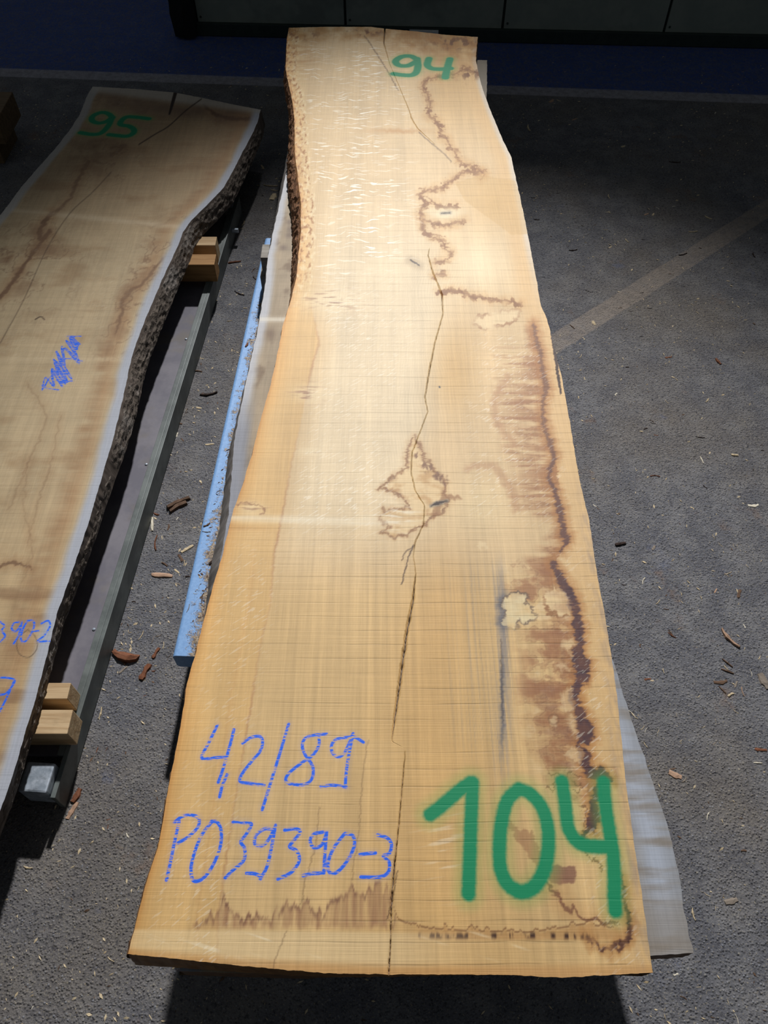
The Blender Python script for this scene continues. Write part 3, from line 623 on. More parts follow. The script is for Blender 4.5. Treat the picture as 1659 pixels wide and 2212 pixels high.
    C = mixc(C, (224, 206, 162), np.where(ins, 1, 0) * np.clip(0.6 + 0.8 * fbm(x * 14, y * 30, 145, 3), 0.15, 0.85)); C = mixc(C, (96, 78, 66), sm(4.0, 0.6, di) * np.clip(0.6 + 1.4 * fbm(x * 18, y * 18, 90, 3), 0.1, 1) * 0.85)
    C = mixc(C, (226, 204, 160), sm(12, 6, np.hypot(JX - 1196, (JY - 1554))) * 0.5); C = mixc(C, (130, 94, 64), sm(3, 1, np.abs(np.hypot(PX - 1196, PY - 1554) - 11)) * 0.5)
    # small bug-like zone lines near the big number
    for q in ([(1182, 1672), (1200, 1680), (1230, 1668), (1262, 1680)], [(1180, 1702), (1196, 1706), (1198, 1690)], [(1240, 1690), (1255, 1705), (1240, 1715)], [(1252, 1740), (1268, 1760), (1258, 1785), (1280, 1800)], [(1266, 1845), (1290, 1860), (1302, 1885)]):
        C = mixc(C, (120, 82, 52), sm(3.2, 0.6, dpoly(JX, JY, smooth_poly(q), 20)) * 0.7)
    # stain lines and patches round and below the number
    tri = [(1098, 1780), (1120, 1792), (1150, 1800), (1168, 1845), (1172, 1880), (1150, 1870), (1132, 1830)]
    C = mixc(C, (158, 114, 78), np.where(inside(JX, JY, tri), 1, sm(5, 0, dpoly(JX, JY, tri, 20, True))) * 0.6)
    sq = [(1196, 1872), (1240, 1873), (1243, 1890), (1236, 1908), (1192, 1905), (1186, 1890)]
    C = mixc(C, (128, 86, 70), np.where(inside(FX, FY, sq), 1, sm(5, 0, dpoly(FX, FY, sq, 20, True))) * 0.75)
    dl_ = dpoly(JX, JY, smooth_poly([(1180, 1905, 3), (1205, 1935, 4), (1225, 1962, 4), (1260, 1980, 4), (1300, 1988, 5), (1335, 1992, 2)]), 60)
    C = mixc(C, (186, 136, 84), sm(40, 0, dl_) * 0.35 * (PY < 1990)); C = mixc(C, (120, 78, 56), sm(3, -2, dl_) * 0.75)
    dl_ = dpoly(JX, JY, smooth_poly([(1345, 1900, 2), (1352, 1960, 4), (1362, 2005, 6), (1350, 2030, 6), (1325, 2055, 5), (1300, 2045, 4), (1275, 2032, 4), (1262, 2015, 3)]), 60)
    C = mixc(C, (170, 116, 62), sm(22, 0, dl_) * 0.55); C = mixc(C, (84, 52, 42), sm(3, -3, dl_) * np.clip(0.75 + fbm(x * 50, y * 50, 141, 3), 0, 1))
    # jagged water stain along the near end
    jag = np.interp(PX + 40 * fbm(x * 30, y * 3, 151, 3), [380, 430, 470, 485, 500, 545, 590, 606, 625, 640, 662, 690, 715, 737, 760, 776, 800, 822, 846, 858, 900], [2003, 1995, 1965, 1938, 1968, 1978, 1982, 1960, 1928, 1958, 1948, 1972, 1955, 1938, 1905, 1932, 1908, 1928, 1910, 1985, 2005])
    jag = jag + 30 * fbm(x * 120, y * 1.5, 153, 3)
    body = sm(-3, 6, PY - jag) * sm(2012, 1996, PY + 10 * fbm(x * 90, y * 5, 154, 3)) * sm(400, 440, PX) * sm(862, 850, PX)
    C = mixc(C, (150, 108, 78), body * np.clip(0.42 + 0.8 * fbm(x * 90, y * 6, 155, 3), 0.05, 0.9)); C = mixc(C, (112, 76, 60), np.exp(-((PY - jag - 5) / 7) ** 2) * sm(400, 440, PX) * sm(862, 850, PX) * np.clip(0.45 + fbm(x * 60, y * 8, 156, 3), 0, 1) * 0.75)
    rl = np.interp(PX, [840, 860, 880, 905, 940, 1000, 1040, 1080, 1140, 1200, 1260, 1340], [1935, 1985, 1995, 2005, 2006, 2010, 2012, 2012, 2014, 2006, 1996, 2006]) - 26 * np.clip(fbm(x * 70, y * 1.0, 161, 4), 0, 1)
    C = mixc(C, (128, 88, 54), np.exp(-((PY - rl) / 2.4) ** 2) * sm(840, 860, PX) * sm(1350, 1320, PX) * 0.75)
    C = mixc(C, (176, 128, 76), sm(0, 8, PY - rl) * sm(2036, 2024, PY) * sm(860, 960, PX) * sm(1360, 1330, PX) * 0.55)
    dash = sm(0.02, 0.22, fbm(x * 75, y * 12, 163, 3)) * np.exp(-((PY - 2022 - 3 * fbm(x * 8, y, 164, 2)) / 6.5) ** 2) * sm(880, 920, PX) * sm(1300, 1240, PX)
    C = mixc(C, (62, 40, 30), dash * 0.95)
    dash = sm(0.1, 0.25, fbm(x * 60, y * 20, 165, 3)) * np.exp(-((PY - 2047 + (PX - 900) * 0.05) / 6) ** 2) * (np.exp(-((PX - 875) / 26) ** 2) + np.exp(-((PX - 942) / 14) ** 2))
    C = mixc(C, (70, 46, 34), dash * 0.9)
    # pale end band with saw scuffs
    eb = sm(2006, 2016, PY + (PX - 560) * -0.012) * sm(2078, 2058, PY - np.interp(PX, [276, 560, 840, 1410], [-16, 8, 22, 10])) * sm(1130, 800, PX)
    C = mixc(C, (228, 200, 152), eb * 0.6)
    sc = sm(0.16, 0.42, fbm(x * 3.2 + y * 9, y * 75 + x * 22, 171, 3)) * np.clip(0.2 + 1.6 * fbm(x * 14, y * 30, 172, 3), 0, 1) * sm(2006, 2020, PY) * sm(1260, 1120, PX) * sm(2088, 2070, PY)
    C = mixc(C, (244, 228, 194), sc * 0.6)
    C = mixc(C, (190, 138, 82), sm(2072, 2098, PY - np.interp(PX, [276, 560, 840, 1410], [-34, -10, 2, 0])) * 0.55)
    # scuffs left of the big number
    sc = sm(0.15, 0.4, fbm(x * 9 + y * 3, y * 90 - x * 14, 175, 3)) * np.exp(-((PX - 960) / 60) ** 2 - ((PY - 1830) / 100) ** 2)
    C = mixc(C, (235, 216, 184), sc * 0.55)
    # hairline checks
    for q, s_ in (([(787, 78), (800, 95), (835, 150), (860, 195)], .5), ([(892, 1180), (880, 1212), (868, 1262)], 1.0), ([(893, 1178), (874, 1196), (868, 1210)], .7), ([(905, 286), (935, 312), (962, 335), (975, 350)], .5), ([(1190, 712, .6), (1196, 745, 1.6), (1203, 790, 1.8), (1208, 830, 1.2), (1212, 850, .3)], 1.3),
                  ([(795, 1600), (783, 1680), (775, 1790), (760, 1900)], .3), ([(690, 1745), (680, 1830), (660, 1900), (650, 1955)], .35), ([(858, 1880), (850, 1930), (836, 1985)], .7), ([(620, 2010), (600, 2060), (592, 2090)], .35), ([(1082, 1380), (1084, 1480), (1086, 1560)], .4)):
        C = mixc(C, (58, 38, 26), np.clip(sm(2.6, 0.2, dpoly(FX, FY, smooth_poly(q), 20)) * 0.75 * s_, 0, 1))
    C = mixc(C, (46, 30, 20), cm)
    at = {}
    fl = sm(0.045, 0.10, dL) * sm(270, 120, PX - xb) * sm(75, 110, PY) * sm(640, 520, PY)
    fl = np.maximum(fl, 0.55 * sm(10, 60, PX - xb) * sm(190, 60, PX - xb) * sm(400, 480, PY) * sm(760, 600, PY))
    fl = fl * np.clip(0.55 + 1.5 * fbm(x * 6, y * 5, 181, 3), 0, 1)
    at['fleck'] = fl
    fd = np.maximum(sm(0, 40, PX - xb) * sm(-20, -90, PX - xc) * sm(520, 720, PY) * sm(1250, 1100, PY), sm(980, 1060, PX) * sm(20, 60, dR / 0.001) * sm(680, 760, PY) * sm(1180, 1060, PY))
    fd = np.maximum(fd, 0.75 * sm(0.01, 0.03, dL) * sm(40, -10, PX - xb) * sm(1100, 1250, PY)); fd = np.maximum(fd, 0.75 * sm(0.13, 0.09, dR) * sm(0.01, 0.03, dR) * sm(1150, 1250, PY))
    at['fleckd'] = fd * np.clip(0.6 + 1.3 * fbm(x * 7, y * 4, 183, 3), 0, 1)
    at['fleckw'] = np.where(PY < 600, 0.09, 0.03)
    at['sawm'] = np.interp(PX, [600, 780, 950, 1300], [0.5, 0.8, 1.0, 1.0]) * np.where(PY > 1150, 1.15, 0.9)
    at['d_green'] = np.minimum(strokes(x, y, GREEN104, ZT, 0.0145), strokes(x, y, G94, ZT, 0.017))
    at['d_blue'] = strokes(x, y, BLUE104, ZT, 0.0036)
    return C, at

eg = ((150, 108, 62), (112, 78, 46))
slab_top, bot104 = make_slab('oak_slab', shape104, TT, {'left': lambda Y: np.interp(Y, [0, 1.2, 2.0, 2.4, 3.0, 3.6, 4.2], [0.022, 0.012, 0.008, 0.03, 0.045, 0.02, 0.012]), 'right': lambda Y: np.interp(Y, [0, 2, 3, 4.2], [-0.004, 0.0, 0.004, 0.006]), 'near': lambda u: np.interp(u, [0, 0.4, 1], [0.012, 0.0, -0.012]), 'far': 0.004},
                             paint104, M['slab'], {'left': ((176, 130, 84), (134, 92, 60)), 'right': ((170, 140, 108), (120, 96, 76)), 'near': eg, 'far': eg})
tag(slab_top, 'pale spalted oak slab on top of the stack, sprayed 104 and 94 in green', 'wood slab', 'sawn oak slabs')
bark_strip('bark', bot104['left'], 2.35, 3.95, slab_top, M['bark_red'], 0.016, 14, 0.06, 1.0, 0.004, -1)
bark_strip('bark', bot104['right'], 1.55, 2.15, slab_top, M['bark_red'], 0.008, 15, 0.15, 1.0, 0.002, 1)

# ---- weathered slab just below it
ZL = ZT - TT - 0.016; TL = 0.075
leftL = [(660, 128), (645, 200), (636, 270), (627, 332), (613, 400), (602, 450), (590, 500), (580, 550), (572, 620), (561, 690), (548, 750), (531, 830), (516, 900), (504, 970), (499, 1050), (492, 1120), (480, 1190), (455, 1350), (440, 1500), (405, 1850), (388, 2098)]
rightL = [(1052, 130), (1052, 180), (1051, 215), (1062, 300), (1100, 450), (1150, 640), (1200, 900), (1250, 1150), (1298, 1340), (1330, 1445), (1362, 1550), (1400, 1660), (1440, 1780), (1465, 1880), (1476, 1960), (1497, 2058)]
nearL = [(388, 2098), (640, 2106), (1000, 2090), (1300, 2072), (1497, 2058)]; farL = [(660, 128), (850, 126), (1052, 130)]
shapeL = slab_shape(leftL, rightL, nearL, farL, ZL, 520, 190, 0, None, 0.004, 23)
def paintL(x, y, cm):
    PX, PY = prj(x, y, ZL); n = x.size
    edL = (PX - np.interp(PY, [p[1] for p in leftL], [p[0] for p in leftL])) * mpp(PY, ZL); edR = (np.interp(PY, [p[1] for p in rightL], [p[0] for p in rightL]) - PX) * mpp(PY, ZL)
    C = np.tile(np.array([[158, 140, 114]]) / 255.0, (n, 1)); b = fbm(x * 10, y * 6, 201, 4)
    C = C * (1 + 0.14 * b + 0.06 * fbm(x * 90, y * 6, 203, 3))[:, None]
    C = mixc(C, (112, 90, 68), sm(0.2, 0.5, fbm(x * 13, y * 9, 205, 4)) * 0.7)
    C = mixc(C, (186, 188, 194), sm(0.042, 0.012, edL + 0.012 * b) * 0.85)
    C = mixc(C, (128, 130, 138), sm(0.06, 0.03, edL) * sm(820, 950, PY) * 0.8)
    C = mixc(C, (146, 152, 162), sm(0.17, 0.05, edR + 0.02 * b) * sm(1300, 1400, PY) * 0.85); C = mixc(C, (182, 190, 204), np.exp(-((edR - 0.045) / 0.03) ** 2) * sm(1450, 1600, PY) * 0.6)
    C = mixc(C, (128, 116, 102), sm(1300, 1400, PY) * np.clip(0.1 + 1.3 * fbm(x * 6, y * 38, 207, 4), 0, 0.75))
    C = mixc(C, (140, 130, 118), sm(1900, 1990, PY) * sm(1280, 1400, PX) * 0.6)
    C = mixc(C, (138, 130, 118), sm(300, 180, PY) * 0.7)
    C = mixc(C, (226, 218, 200), np.exp(-((PY - 690) / 5) ** 2) * 0.7); C = mixc(C, (106, 84, 66), np.exp(-((PX - 584) / 12) ** 2 - ((PY - 722) / 14) ** 2) * 0.7)
    for q in ((628, 495), (626, 480), (625, 508), (612, 535)): C = mixc(C, (104, 86, 74), np.exp(-((PX - q[0]) / 9) ** 2 - ((PY - q[1]) / 6) ** 2) * 0.7)
    return C, {'sawm': np.full(n, 0.5), 'fleckw': np.full(n, 0.02)}
gl = ((150, 146, 142), (112, 106, 102))
slab_low, botL = make_slab('oak_slab', shapeL, TL, {'left': lambda Y: np.interp(Y, [0, 1.2, 2.0, 2.5, 3.2, 4.2], [0.01, 0.045, 0.02, 0.016, 0.035, 0.02]), 'right': -0.01, 'near': 0.0, 'far': 0.0}, paintL, M['slab_old'], {'left': gl, 'right': gl, 'near': ((116, 86, 58), (84, 62, 44)), 'far': gl})
tag(slab_low, 'weathered grey oak slab lying under the pale slab of the stack', 'wood slab', 'sawn oak slabs')

# thin spacers between the two slabs
for q in (0.62, 1.75, 2.9, 3.95):
    o = box('spacer_strip', (-0.28, 0.34, q, q + 0.035, ZL, ZL + 0.016), M['block'], None, 0.001, 0.0, int(q * 10))
    tag(o, 'thin wooden spacer strip between the two stacked slabs', 'spacer', 'spacers in the slab stack')

# ---- the darker slab on the left
Z95 = HC - 2.10; T95 = 0.08
right95 = [(563, 237), (556, 265), (540, 300), (523, 330), (508, 360), (495, 385), (483, 405), (462, 428), (438, 452), (413, 476), (395, 502), (385, 530), (366, 570), (350, 605), (335, 640), (318, 680), (300, 725), (285, 770), (276, 810), (268, 850), (256, 900), (244, 950), (226, 1010), (210, 1065), (194, 1120), (175, 1178), (160, 1222), (145, 1265), (125, 1320), (110, 1380), (95, 1440), (78, 1505), (58, 1570), (38, 1640), (15, 1712), (0, 1752), (-80, 1950)]
left95 = [(200, 187), (189, 205), (172, 248), (150, 282), (120, 320), (80, 365), (45, 405), (20, 440), (0, 465), (-60, 530), (-150, 650), (-300, 900), (-450, 1200), (-600, 1550), (-750, 1950)]
near95 = [(-750, 1950), (-80, 1950)]; far95 = [(200, 187), (290, 192), (378, 200), (440, 212), (500, 225), (563, 237)]
shape95 = slab_shape(left95, right95, near95, far95, Z95, 760, 330, 0, None, 0.003, 33)
G95 = [[(578, 602), (550, 580), (512, 577), (474, 596), (472, 618), (505, 630), (545, 622), (574, 602)], [(574, 600), (562, 632), (538, 664), (510, 684), (468, 688), (412, 679)], [(762, 608), (700, 600), (645, 600), (616, 626), (622, 640), (660, 646), (686, 664), (680, 684), (650, 697), (600, 694), (558, 689)]]
G95 = [[(a / 2.37, b / 2.37) for a, b in s] for s in G95]
B95 = [[(-20, 800), (22, 832), (8, 858), (26, 884), (8, 910), (-20, 922)], [(96, 815), (70, 822), (60, 850), (82, 862), (110, 826)], [(112, 815), (96, 880), (70, 925)], [(140, 808), (118, 850), (106, 900), (126, 916), (156, 880), (176, 830), (166, 808), (140, 808)], [(172, 862), (198, 860)], [(212, 822), (246, 808), (256, 836), (226, 884), (194, 912), (254, 912)], [(-10, 1100), (36, 1100), (74, 1112), (64, 1140), (30, 1180), (-10, 1188)], [(74, 1112), (40, 1190), (0, 1270)]]
B95 = [[(a / 2.37, 1000 + b / 2.37) for a, b in s] for s in B95]
rz = random.Random(8); scr = []
for k in range(2):
    a = [(225, 915), (245, 860), (290, 920), (250, 830), (330, 900), (275, 770), (355, 880), (300, 740), (345, 800), (330, 700), (400, 780), (345, 660), (410, 720), (370, 655), (415, 690)]
    scr.append([(p[0] + rz.uniform(-16, 16), p[1] + rz.uniform(-16, 16)) for p in a])
scr += [[(300, 770), (360, 770), (420, 782)], [(290, 880), (370, 885)], [(215, 905), (240, 920), (300, 930)], [(345, 655), (415, 655)]]
B95 += [[(a / 2.37, 450 + b / 2.37) for a, b in s] for s in scr]
def paint95(x, y, cm):
    PX, PY = prj(x, y, Z95); n = x.size
    wx = fbm(x * 18, y * 30, 341, 4) * 0.014; wy = fbm(x * 40, y * 14, 352, 4) * 0.02; JX, JY = prj(x + wx, y + wy, Z95)
    yR = [p[1] for p in right95]; yL = [p[1] for p in left95]
    dR = (np.interp(PY, yR, [p[0] for p in right95]) - PX) * mpp(PY, Z95); dL = (PX - np.interp(PY, yL, [p[0] for p in left95])) * mpp(PY, Z95)
    b = fbm(x * 6, y * 4, 301, 4)
    C = np.tile(np.array([[188, 166, 130]]) / 255.0, (n, 1))
    C = mixc(C, (186, 152, 106), sm(900, 1500, PY) * 0.55); C = mixc(C, (158, 126, 90), sm(600, 250, PY) * 0.65)  # browner far end, where the lamp's dimming is also mixed into the colour
    C = C * (1 + 0.08 * b + 0.05 * fbm(x * 60, y * 2, 303, 3) + 0.035 * fbm(x * 3, y * 60, 305, 3))[:, None]
    C = mixc(C, (140, 106, 72), sm(0.05, 0.5, fbm(x * 3.2, y * 6, 307, 5)) * 0.4)
    # brown belt beside the right sapwood
    belt = np.exp(-((dR - 0.10 + 0.02 * b) / 0.035) ** 2); C = mixc(C, (148, 112, 78), belt * np.clip(0.55 + 0.9 * fbm(x * 6, y * 26, 311, 4), 0, 1) * 0.7)
    C = mixc(C, (170, 126, 84), np.exp(-((dR - 0.075) / 0.02) ** 2) * 0.25)
    # zone lines
    for q, s_ in (([(440, 225, 3), (462, 245, 4), (500, 256, 4), (552, 258, 3)], 1), ([(110, 462, 4), (90, 490, 5), (85, 520, 4), (108, 500, 4), (60, 560, 4), (20, 620, 4), (0, 640, 4)], .9), ([(190, 350, 4), (165, 395, 4), (150, 430, 3), (115, 462, 4)], .6),
                  ([(350, 560, 3), (310, 610, 3), (270, 640, 4), (262, 680, 3), (250, 720, 2)], .7), ([(0, 1222, 4), (40, 1215, 4), (70, 1228, 2)], .8), ([(240, 320, 2), (270, 315, 4), (240, 335, 3)], .5), ([(380, 470, 2), (330, 490, 2), (290, 480, 2)], .25),
                  ([(60, 830, 2), (100, 900, 2), (60, 1000, 2), (20, 1100, 2)], .25), ([(130, 900, 1), (110, 1000, 1), (80, 1090, 1), (60, 1180, 1)], .35), ([(60, 1000, 1), (52, 1100, 1), (70, 1180, 1), (50, 1260, 1)], .3)):
        d = dpoly(JX, JY, smooth_poly(q, 4), 60); C = mixc(C, (150, 112, 76), sm(20, 0, d) * 0.45 * s_); C = mixc(C, (104, 74, 52), sm(2.5, -2.5, d) * 0.8 * s_)
    C = mixc(C, (120, 86, 60), np.exp(-((PX - 30) / 60) ** 2 - ((PY - 560) / 70) ** 2) * np.clip(1.3 * fbm(x * 12, y * 14, 313, 4), 0, 0.8))
    C = mixc(C, (120, 88, 60), np.exp(-((PX - 200) / 70) ** 2 - ((PY - 330) / 40) ** 2) * np.clip(0.3 + fbm(x * 8, y * 8, 315, 4), 0, 0.7))
    C = mixc(C, (116, 88, 70), sm(245, 215, PY - (PX - 200) * 0.11) * sm(0.02, 0.08, dL) * np.clip(0.5 + 0.8 * fbm(x * 9, y * 6, 317, 4), 0, 1) * 0.8)
    C = mixc(C, (232, 214, 182), np.exp(-((PY - 466 - (PX - 150) * 0.10) / 6) ** 2) * 0.35)
    C = mixc(C, (226, 204, 166), np.exp(-((PY - 775) / 6) ** 2) * 0.25)
    zl = fbm(x * 7, y * 6, 331, 5); zm = np.exp(-((PX - 60) / 110) ** 2 - ((PY - 560) / 110) ** 2) + 0.8 * np.exp(-((PX - 230) / 80) ** 2 - ((PY - 350) / 55) ** 2) + 0.8 * sm(0.2, 0.12, dR) * sm(420, 500, PY) * sm(820, 700, PY) + 0.5 * sm(300, 230, PY)
    C = mixc(C, (112, 82, 60), zm * np.exp(-((zl - 0.08) / 0.03) ** 2) * 0.55); C = mixc(C, (134, 102, 74), zm * sm(0.1, 0.4, zl) * 0.55)
    C = mixc(C, (124, 92, 66), sm(1150, 1350, PY) * sm(0.08, 0.4, fbm(x * 4, y * 12, 333, 4)) * 0.5)
    # sapwood
    C = mixc(C, (170, 175, 186), sm(0.054, 0.02, dR + 0.014 * b) * 0.92); C = mixc(C, (176, 172, 168), sm(0.055, 0.03, dL + 0.014 * b) * 0.85)
    C = mixc(C, (196, 186, 172), sm(206, 190, PY - (PX - 200) * 0.13) * 0.8)
    # checks
    for q, s_ in (([(379, 200, 2.5), (372, 225, 2), (366, 246, .6)], 1.2), ([(435, 214), (400, 240), (365, 272), (335, 290), (300, 312)], .8), ([(240, 372), (200, 415), (150, 462), (100, 540), (50, 650), (0, 742)], .38), ([(76, 690), (88, 684), (96, 690)], .8)):
        C = mixc(C, (52, 36, 26), np.clip(sm(2.4, 0.2, dpoly(PX, PY, smooth_poly(q), 20)) * 0.85 * s_, 0, 1))
    C = mixc(C, (70, 56, 44), np.clip(sm(1.8, 0.3, dpoly(PX, PY, smooth_poly([(60, 1360), (76, 1375), (80, 1400), (62, 1420), (40, 1410), (38, 1380), (60, 1360)]), 10)) * 0.5, 0, 1))
    return C, {'sawm': np.full(n, 0.55), 'fleckw': np.full(n, 0.03), 'fleckd': 0.25 * np.clip(0.4 + fbm(x * 4, y * 4, 321, 3), 0, 1) * sm(0.09, 0.16, dR), 'd_green': strokes(x, y, G95, Z95, 0.015), 'd_blue': strokes(x, y, B95, Z95, 0.0031)}
off95 = lambda Y: np.interp(Y, [0.2, 1.0, 1.6, 2.0, 2.6, 3.3, 4.2], [-0.015, -0.012, 0.006, 0.03, 0.038, 0.034, 0.012])
slab_95, bot95 = make_slab('oak_slab', shape95, T95, {'left': 0.02, 'right': off95, 'near': 0.0, 'far': 0.004}, paint95, M['slab_old'], {'left': gl, 'right': ((118, 106, 96), (84, 74, 66)), 'near': eg, 'far': ((160, 150, 138), (120, 108, 96))})
tag(slab_95, 'low brown oak slab with white sapwood edges, sprayed 95 in green', 'wood slab', 'sawn oak slabs')
bark_strip('bark', bot95['right'], 1.75, 4.02, slab_95, M['bark'], 0.011, 24, 0.10, 1.0, 0.003, 1)
bark_strip('bark', bot95['right'], 0.3, 1.74, slab_95, M['bark'], 0.007, 25, 0.35, 1.0, 0.001, 1)

# ------------------------------------------------------------------ blue steel frame with bearers under the stack
ZB = 0.25
frame = empty('steel_trestle', (0, 0, 0)); tag(frame, 'light blue steel trestle carrying the slab stack, dusted with sawdust', 'trestle')
def mat_dusty_blue():
    k = NT('dusty_blue_paint'); p = k.pos(); sx = k.n('ShaderNodeSeparateXYZ'); k.set(sx.inputs[0], p)
    g = k.n('ShaderNodeNewGeometry'); nz = k.n('ShaderNodeSeparateXYZ'); k.set(nz.inputs[0], g.outputs['Normal'])
    a = k.noise(p, 16, 5, 0.7); f = k.noise(p, 90, 4, 0.7)
    ex = k.attr('edge')
    c = k.mix(k.ramp(f, 0.3, 0.7), srgb(118, 158, 206), srgb(136, 176, 222))
    dm = k.math('ADD', k.math('MULTIPLY', a, 0.75), k.math('MULTIPLY', f, 0.35)); dm = k.math('ADD', dm, k.math('MULTIPLY', ex, 0.46))
    dm = k.math('MULTIPLY', k.ramp(dm, 0.64, 0.76), k.ramp(nz.outputs[2], 0.7, 0.9))
    c = k.mix(dm, c, k.mix(k.ramp(f, 0.4, 0.65), srgb(98, 82, 66), srgb(168, 148, 122)))
    k.bump(k.math('MULTIPLY', dm, f), 0.5, 0.004)
    return k.out(c, 0.5, 0.4)
M['dusty_blue'] = mat_dusty_blue()
b0 = unp(372, 1416, ZB); b1 = unp(571, 520, ZB)
bl = math.hypot(b1[0] - b0[0], b1[1] - b0[1]) + 0.02; ba = math.atan2(b1[1] - b0[1], b1[0] - b0[0]) - math.pi / 2
def round_beam(name, w_, h_, L, r=0.012, seg=4):
    """steel box section with rounded corners; local x 0..w, y 0..L, z -h..0, open ends showing the tube wall"""
    bm = bmesh.new(); prof = []; inn = []
    for cx, cz, a0 in ((w_ - r, -r, 0), (r, -r, 90), (r, -h_ + r, 180), (w_ - r, -h_ + r, 270)):
        for s_ in range(seg + 1):
            a = math.radians(a0 + 90 * s_ / seg); prof.append((cx + r * math.cos(a), cz + r * math.sin(a)))
    A = [bm.verts.new((x, 0, z)) for x, z in prof]; B = [bm.verts.new((x, L, z)) for x, z in prof]; n = len(prof)
    for i in range(n): bm.faces.new((A[i], A[(i + 1) % n], B[(i + 1) % n], B[i]))
    bm.faces.new(A[::-1]); bm.faces.new(B); bmesh.ops.recalc_face_normals(bm, faces=bm.faces)
    me = bpy.data.meshes.new(name); bm.to_mesh(me); bm.free()
    v = np.zeros(len(me.vertices) * 3); me.vertices.foreach_get('co', v); v = v.reshape(-1, 3); fattr(me, 'edge', np.clip(v[:, 0] / 0.04 - 0.4, 0, 1))
    return me
o = link('long_beam', round_beam('long_beam', 0.13, 0.075, bl), M['dusty_blue'], frame); o.location = (b0[0], b0[1], ZB); o.rotation_euler = (0, 0, ba)
o = link('long_beam', round_beam('long_beam', 0.10, 0.075, bl), M['dusty_blue'], frame); o.location = (0.26, b0[1] + 0.05, ZB); o.rotation_euler = (0, 0, 0)
for yy in (b0[1] + 0.25, b0[1] + 1.75):
    o = link('cross_member', round_beam('cross_member', 0.06, 0.055, 0.68), M['dusty_blue'], frame); o.location = (0.22, yy, ZB - 0.012); o.rotation_euler = (0, 0, math.pi / 2)
for px_, py_ in ((b0[0] + 0.075, b0[1] + 0.08), (b0[0] + 0.20, b0[1] + 1.9), (0.31, b0[1] + 0.12), (0.31, b0[1] + 1.9)):
    bm = bmesh.new(); bmesh.ops.create_cone(bm, cap_ends=True, segments=20, radius1=0.045, radius2=0.026, depth=0.18)
    for v in bm.verts: v.co += Vector((px_, py_, 0.09))
    me = bpy.data.meshes.new('foot'); bm.to_mesh(me); bm.free(); link('foot', me, M['rubber'], frame)
zbm = (ZL - TL - ZB) / 2
for i, (yc, xa, xb_) in enumerate(((1.30, -0.47, 0.40), (2.70, -0.505, 0.40))):
    for lv in range(2):
        o = box('bearer', (xa + lv * 0.012, xb_ - lv * 0.02, yc - 0.045 + lv * 0.006, yc + 0.045 + lv * 0.004, ZB + lv * zbm, ZB + (lv + 1) * zbm), M['bearer'], None, 0.003, 0.0, 5 + i)
        tag(o, ('upper' if lv else 'lower') + ' grey timber bearer of the ' + ('pair that sticks out beyond the weathered slab' if i else 'pair hidden at the crayon-marked end of the stack'), 'timber', 'bearers under the slab stack')

# ------------------------------------------------------------------ low black skid under the left slab
r0 = unp(143, 1745, 0); r1 = unp(502, 534, 0)
rl_ = math.hypot(r1[0] - r0[0], r1[1] - r0[1]) + 0.28; ra = math.atan2(r1[1] - r0[1], r1[0] - r0[0]) - math.pi / 2
skid = empty('steel_skid', (r0[0], r0[1], 0), ra); tag(skid, 'low black steel skid with flat deck under the brown slab', 'steel skid')
SH = 0.098
box('side_rail', (-0.014, 0.0, 0.0, rl_, 0.004, SH), M['steel_green'], skid, 0.002)
box('rail_lip', (-0.034, -0.0142, 0.12, rl_, SH - 0.012, SH - 0.001), M['steel_green'], skid, 0.002)
box('deck_plate', (-0.645, -0.0145, 0.13, rl_ - 0.02, 0.040, 0.054), M['steel_dark'], skid, 0.002)
box('side_rail', (-0.66, -0.646, 0.0, rl_, 0.004, SH), M['steel_green'], skid, 0.002)
for q in (0.2, 1.3, 2.4): box('cross_bar', (-0.645, -0.0146, q, q + 0.06, 0.004, 0.0395), M['steel_dark'], skid, 0.002)
box('end_bracket', (-0.098, -0.016, 0.004, 0.088, 0.03, SH + 0.03), M['galv'], skid, 0.006)
box('end_bracket', (-0.06, -0.016, rl_ - 0.10, rl_ - 0.015, 0.03, SH), M['galv'], skid, 0.005)
bm = bmesh.new(); bmesh.ops.create_cone(bm, cap_ends=True, segments=6, radius1=0.011, radius2=0.011, depth=0.03, matrix=Matrix.Translation((0.015, rl_ - 0.23, 0.06)) @ Matrix.Rotation(math.pi / 2, 4, 'Y'))
me = bpy.data.meshes.new('bolt'); bm.to_mesh(me); bm.free(); link('bolt', me, M['galv'], skid)
for q in (0.55, 1.25, 1.95):
    bm = bmesh.new(); bmesh.ops.create_uvsphere(bm, u_segments=8, v_segments=5, radius=0.006)
    for v in bm.verts: v.co.z *= 0.5; v.co += Vector((-0.06, q, 0.055))
    me = bpy.data.meshes.new('rivet'); bm.to_mesh(me); bm.free(); link('rivet', me, M['galv'], skid)
zb0 = SH + 0.0003; zb1 = Z95 - T95
for i, (xr, ya, yb, m_, lab) in enumerate(((-0.90, 0.80, 0.872, 'block', 'squared timber with pale end grain beside the galvanised bracket'), (-0.925, 0.905, 0.955, 'block', 'smaller pale timber set behind the one by the galvanised bracket'),
                                     (-0.752, 2.93, 3.005, 'block_dark', 'orange-tan timber block on the skid under the bark edge'), (-0.765, 3.07, 3.135, 'block', 'small pale block behind the orange-tan one on the skid'))):
    o = box('timber_block', (xr - 0.62, xr, ya, yb, zb0, zb1), M[m_], None, 0.0025, 0.0, i)
    tag(o, lab, 'timber', 'timbers under the brown slab')

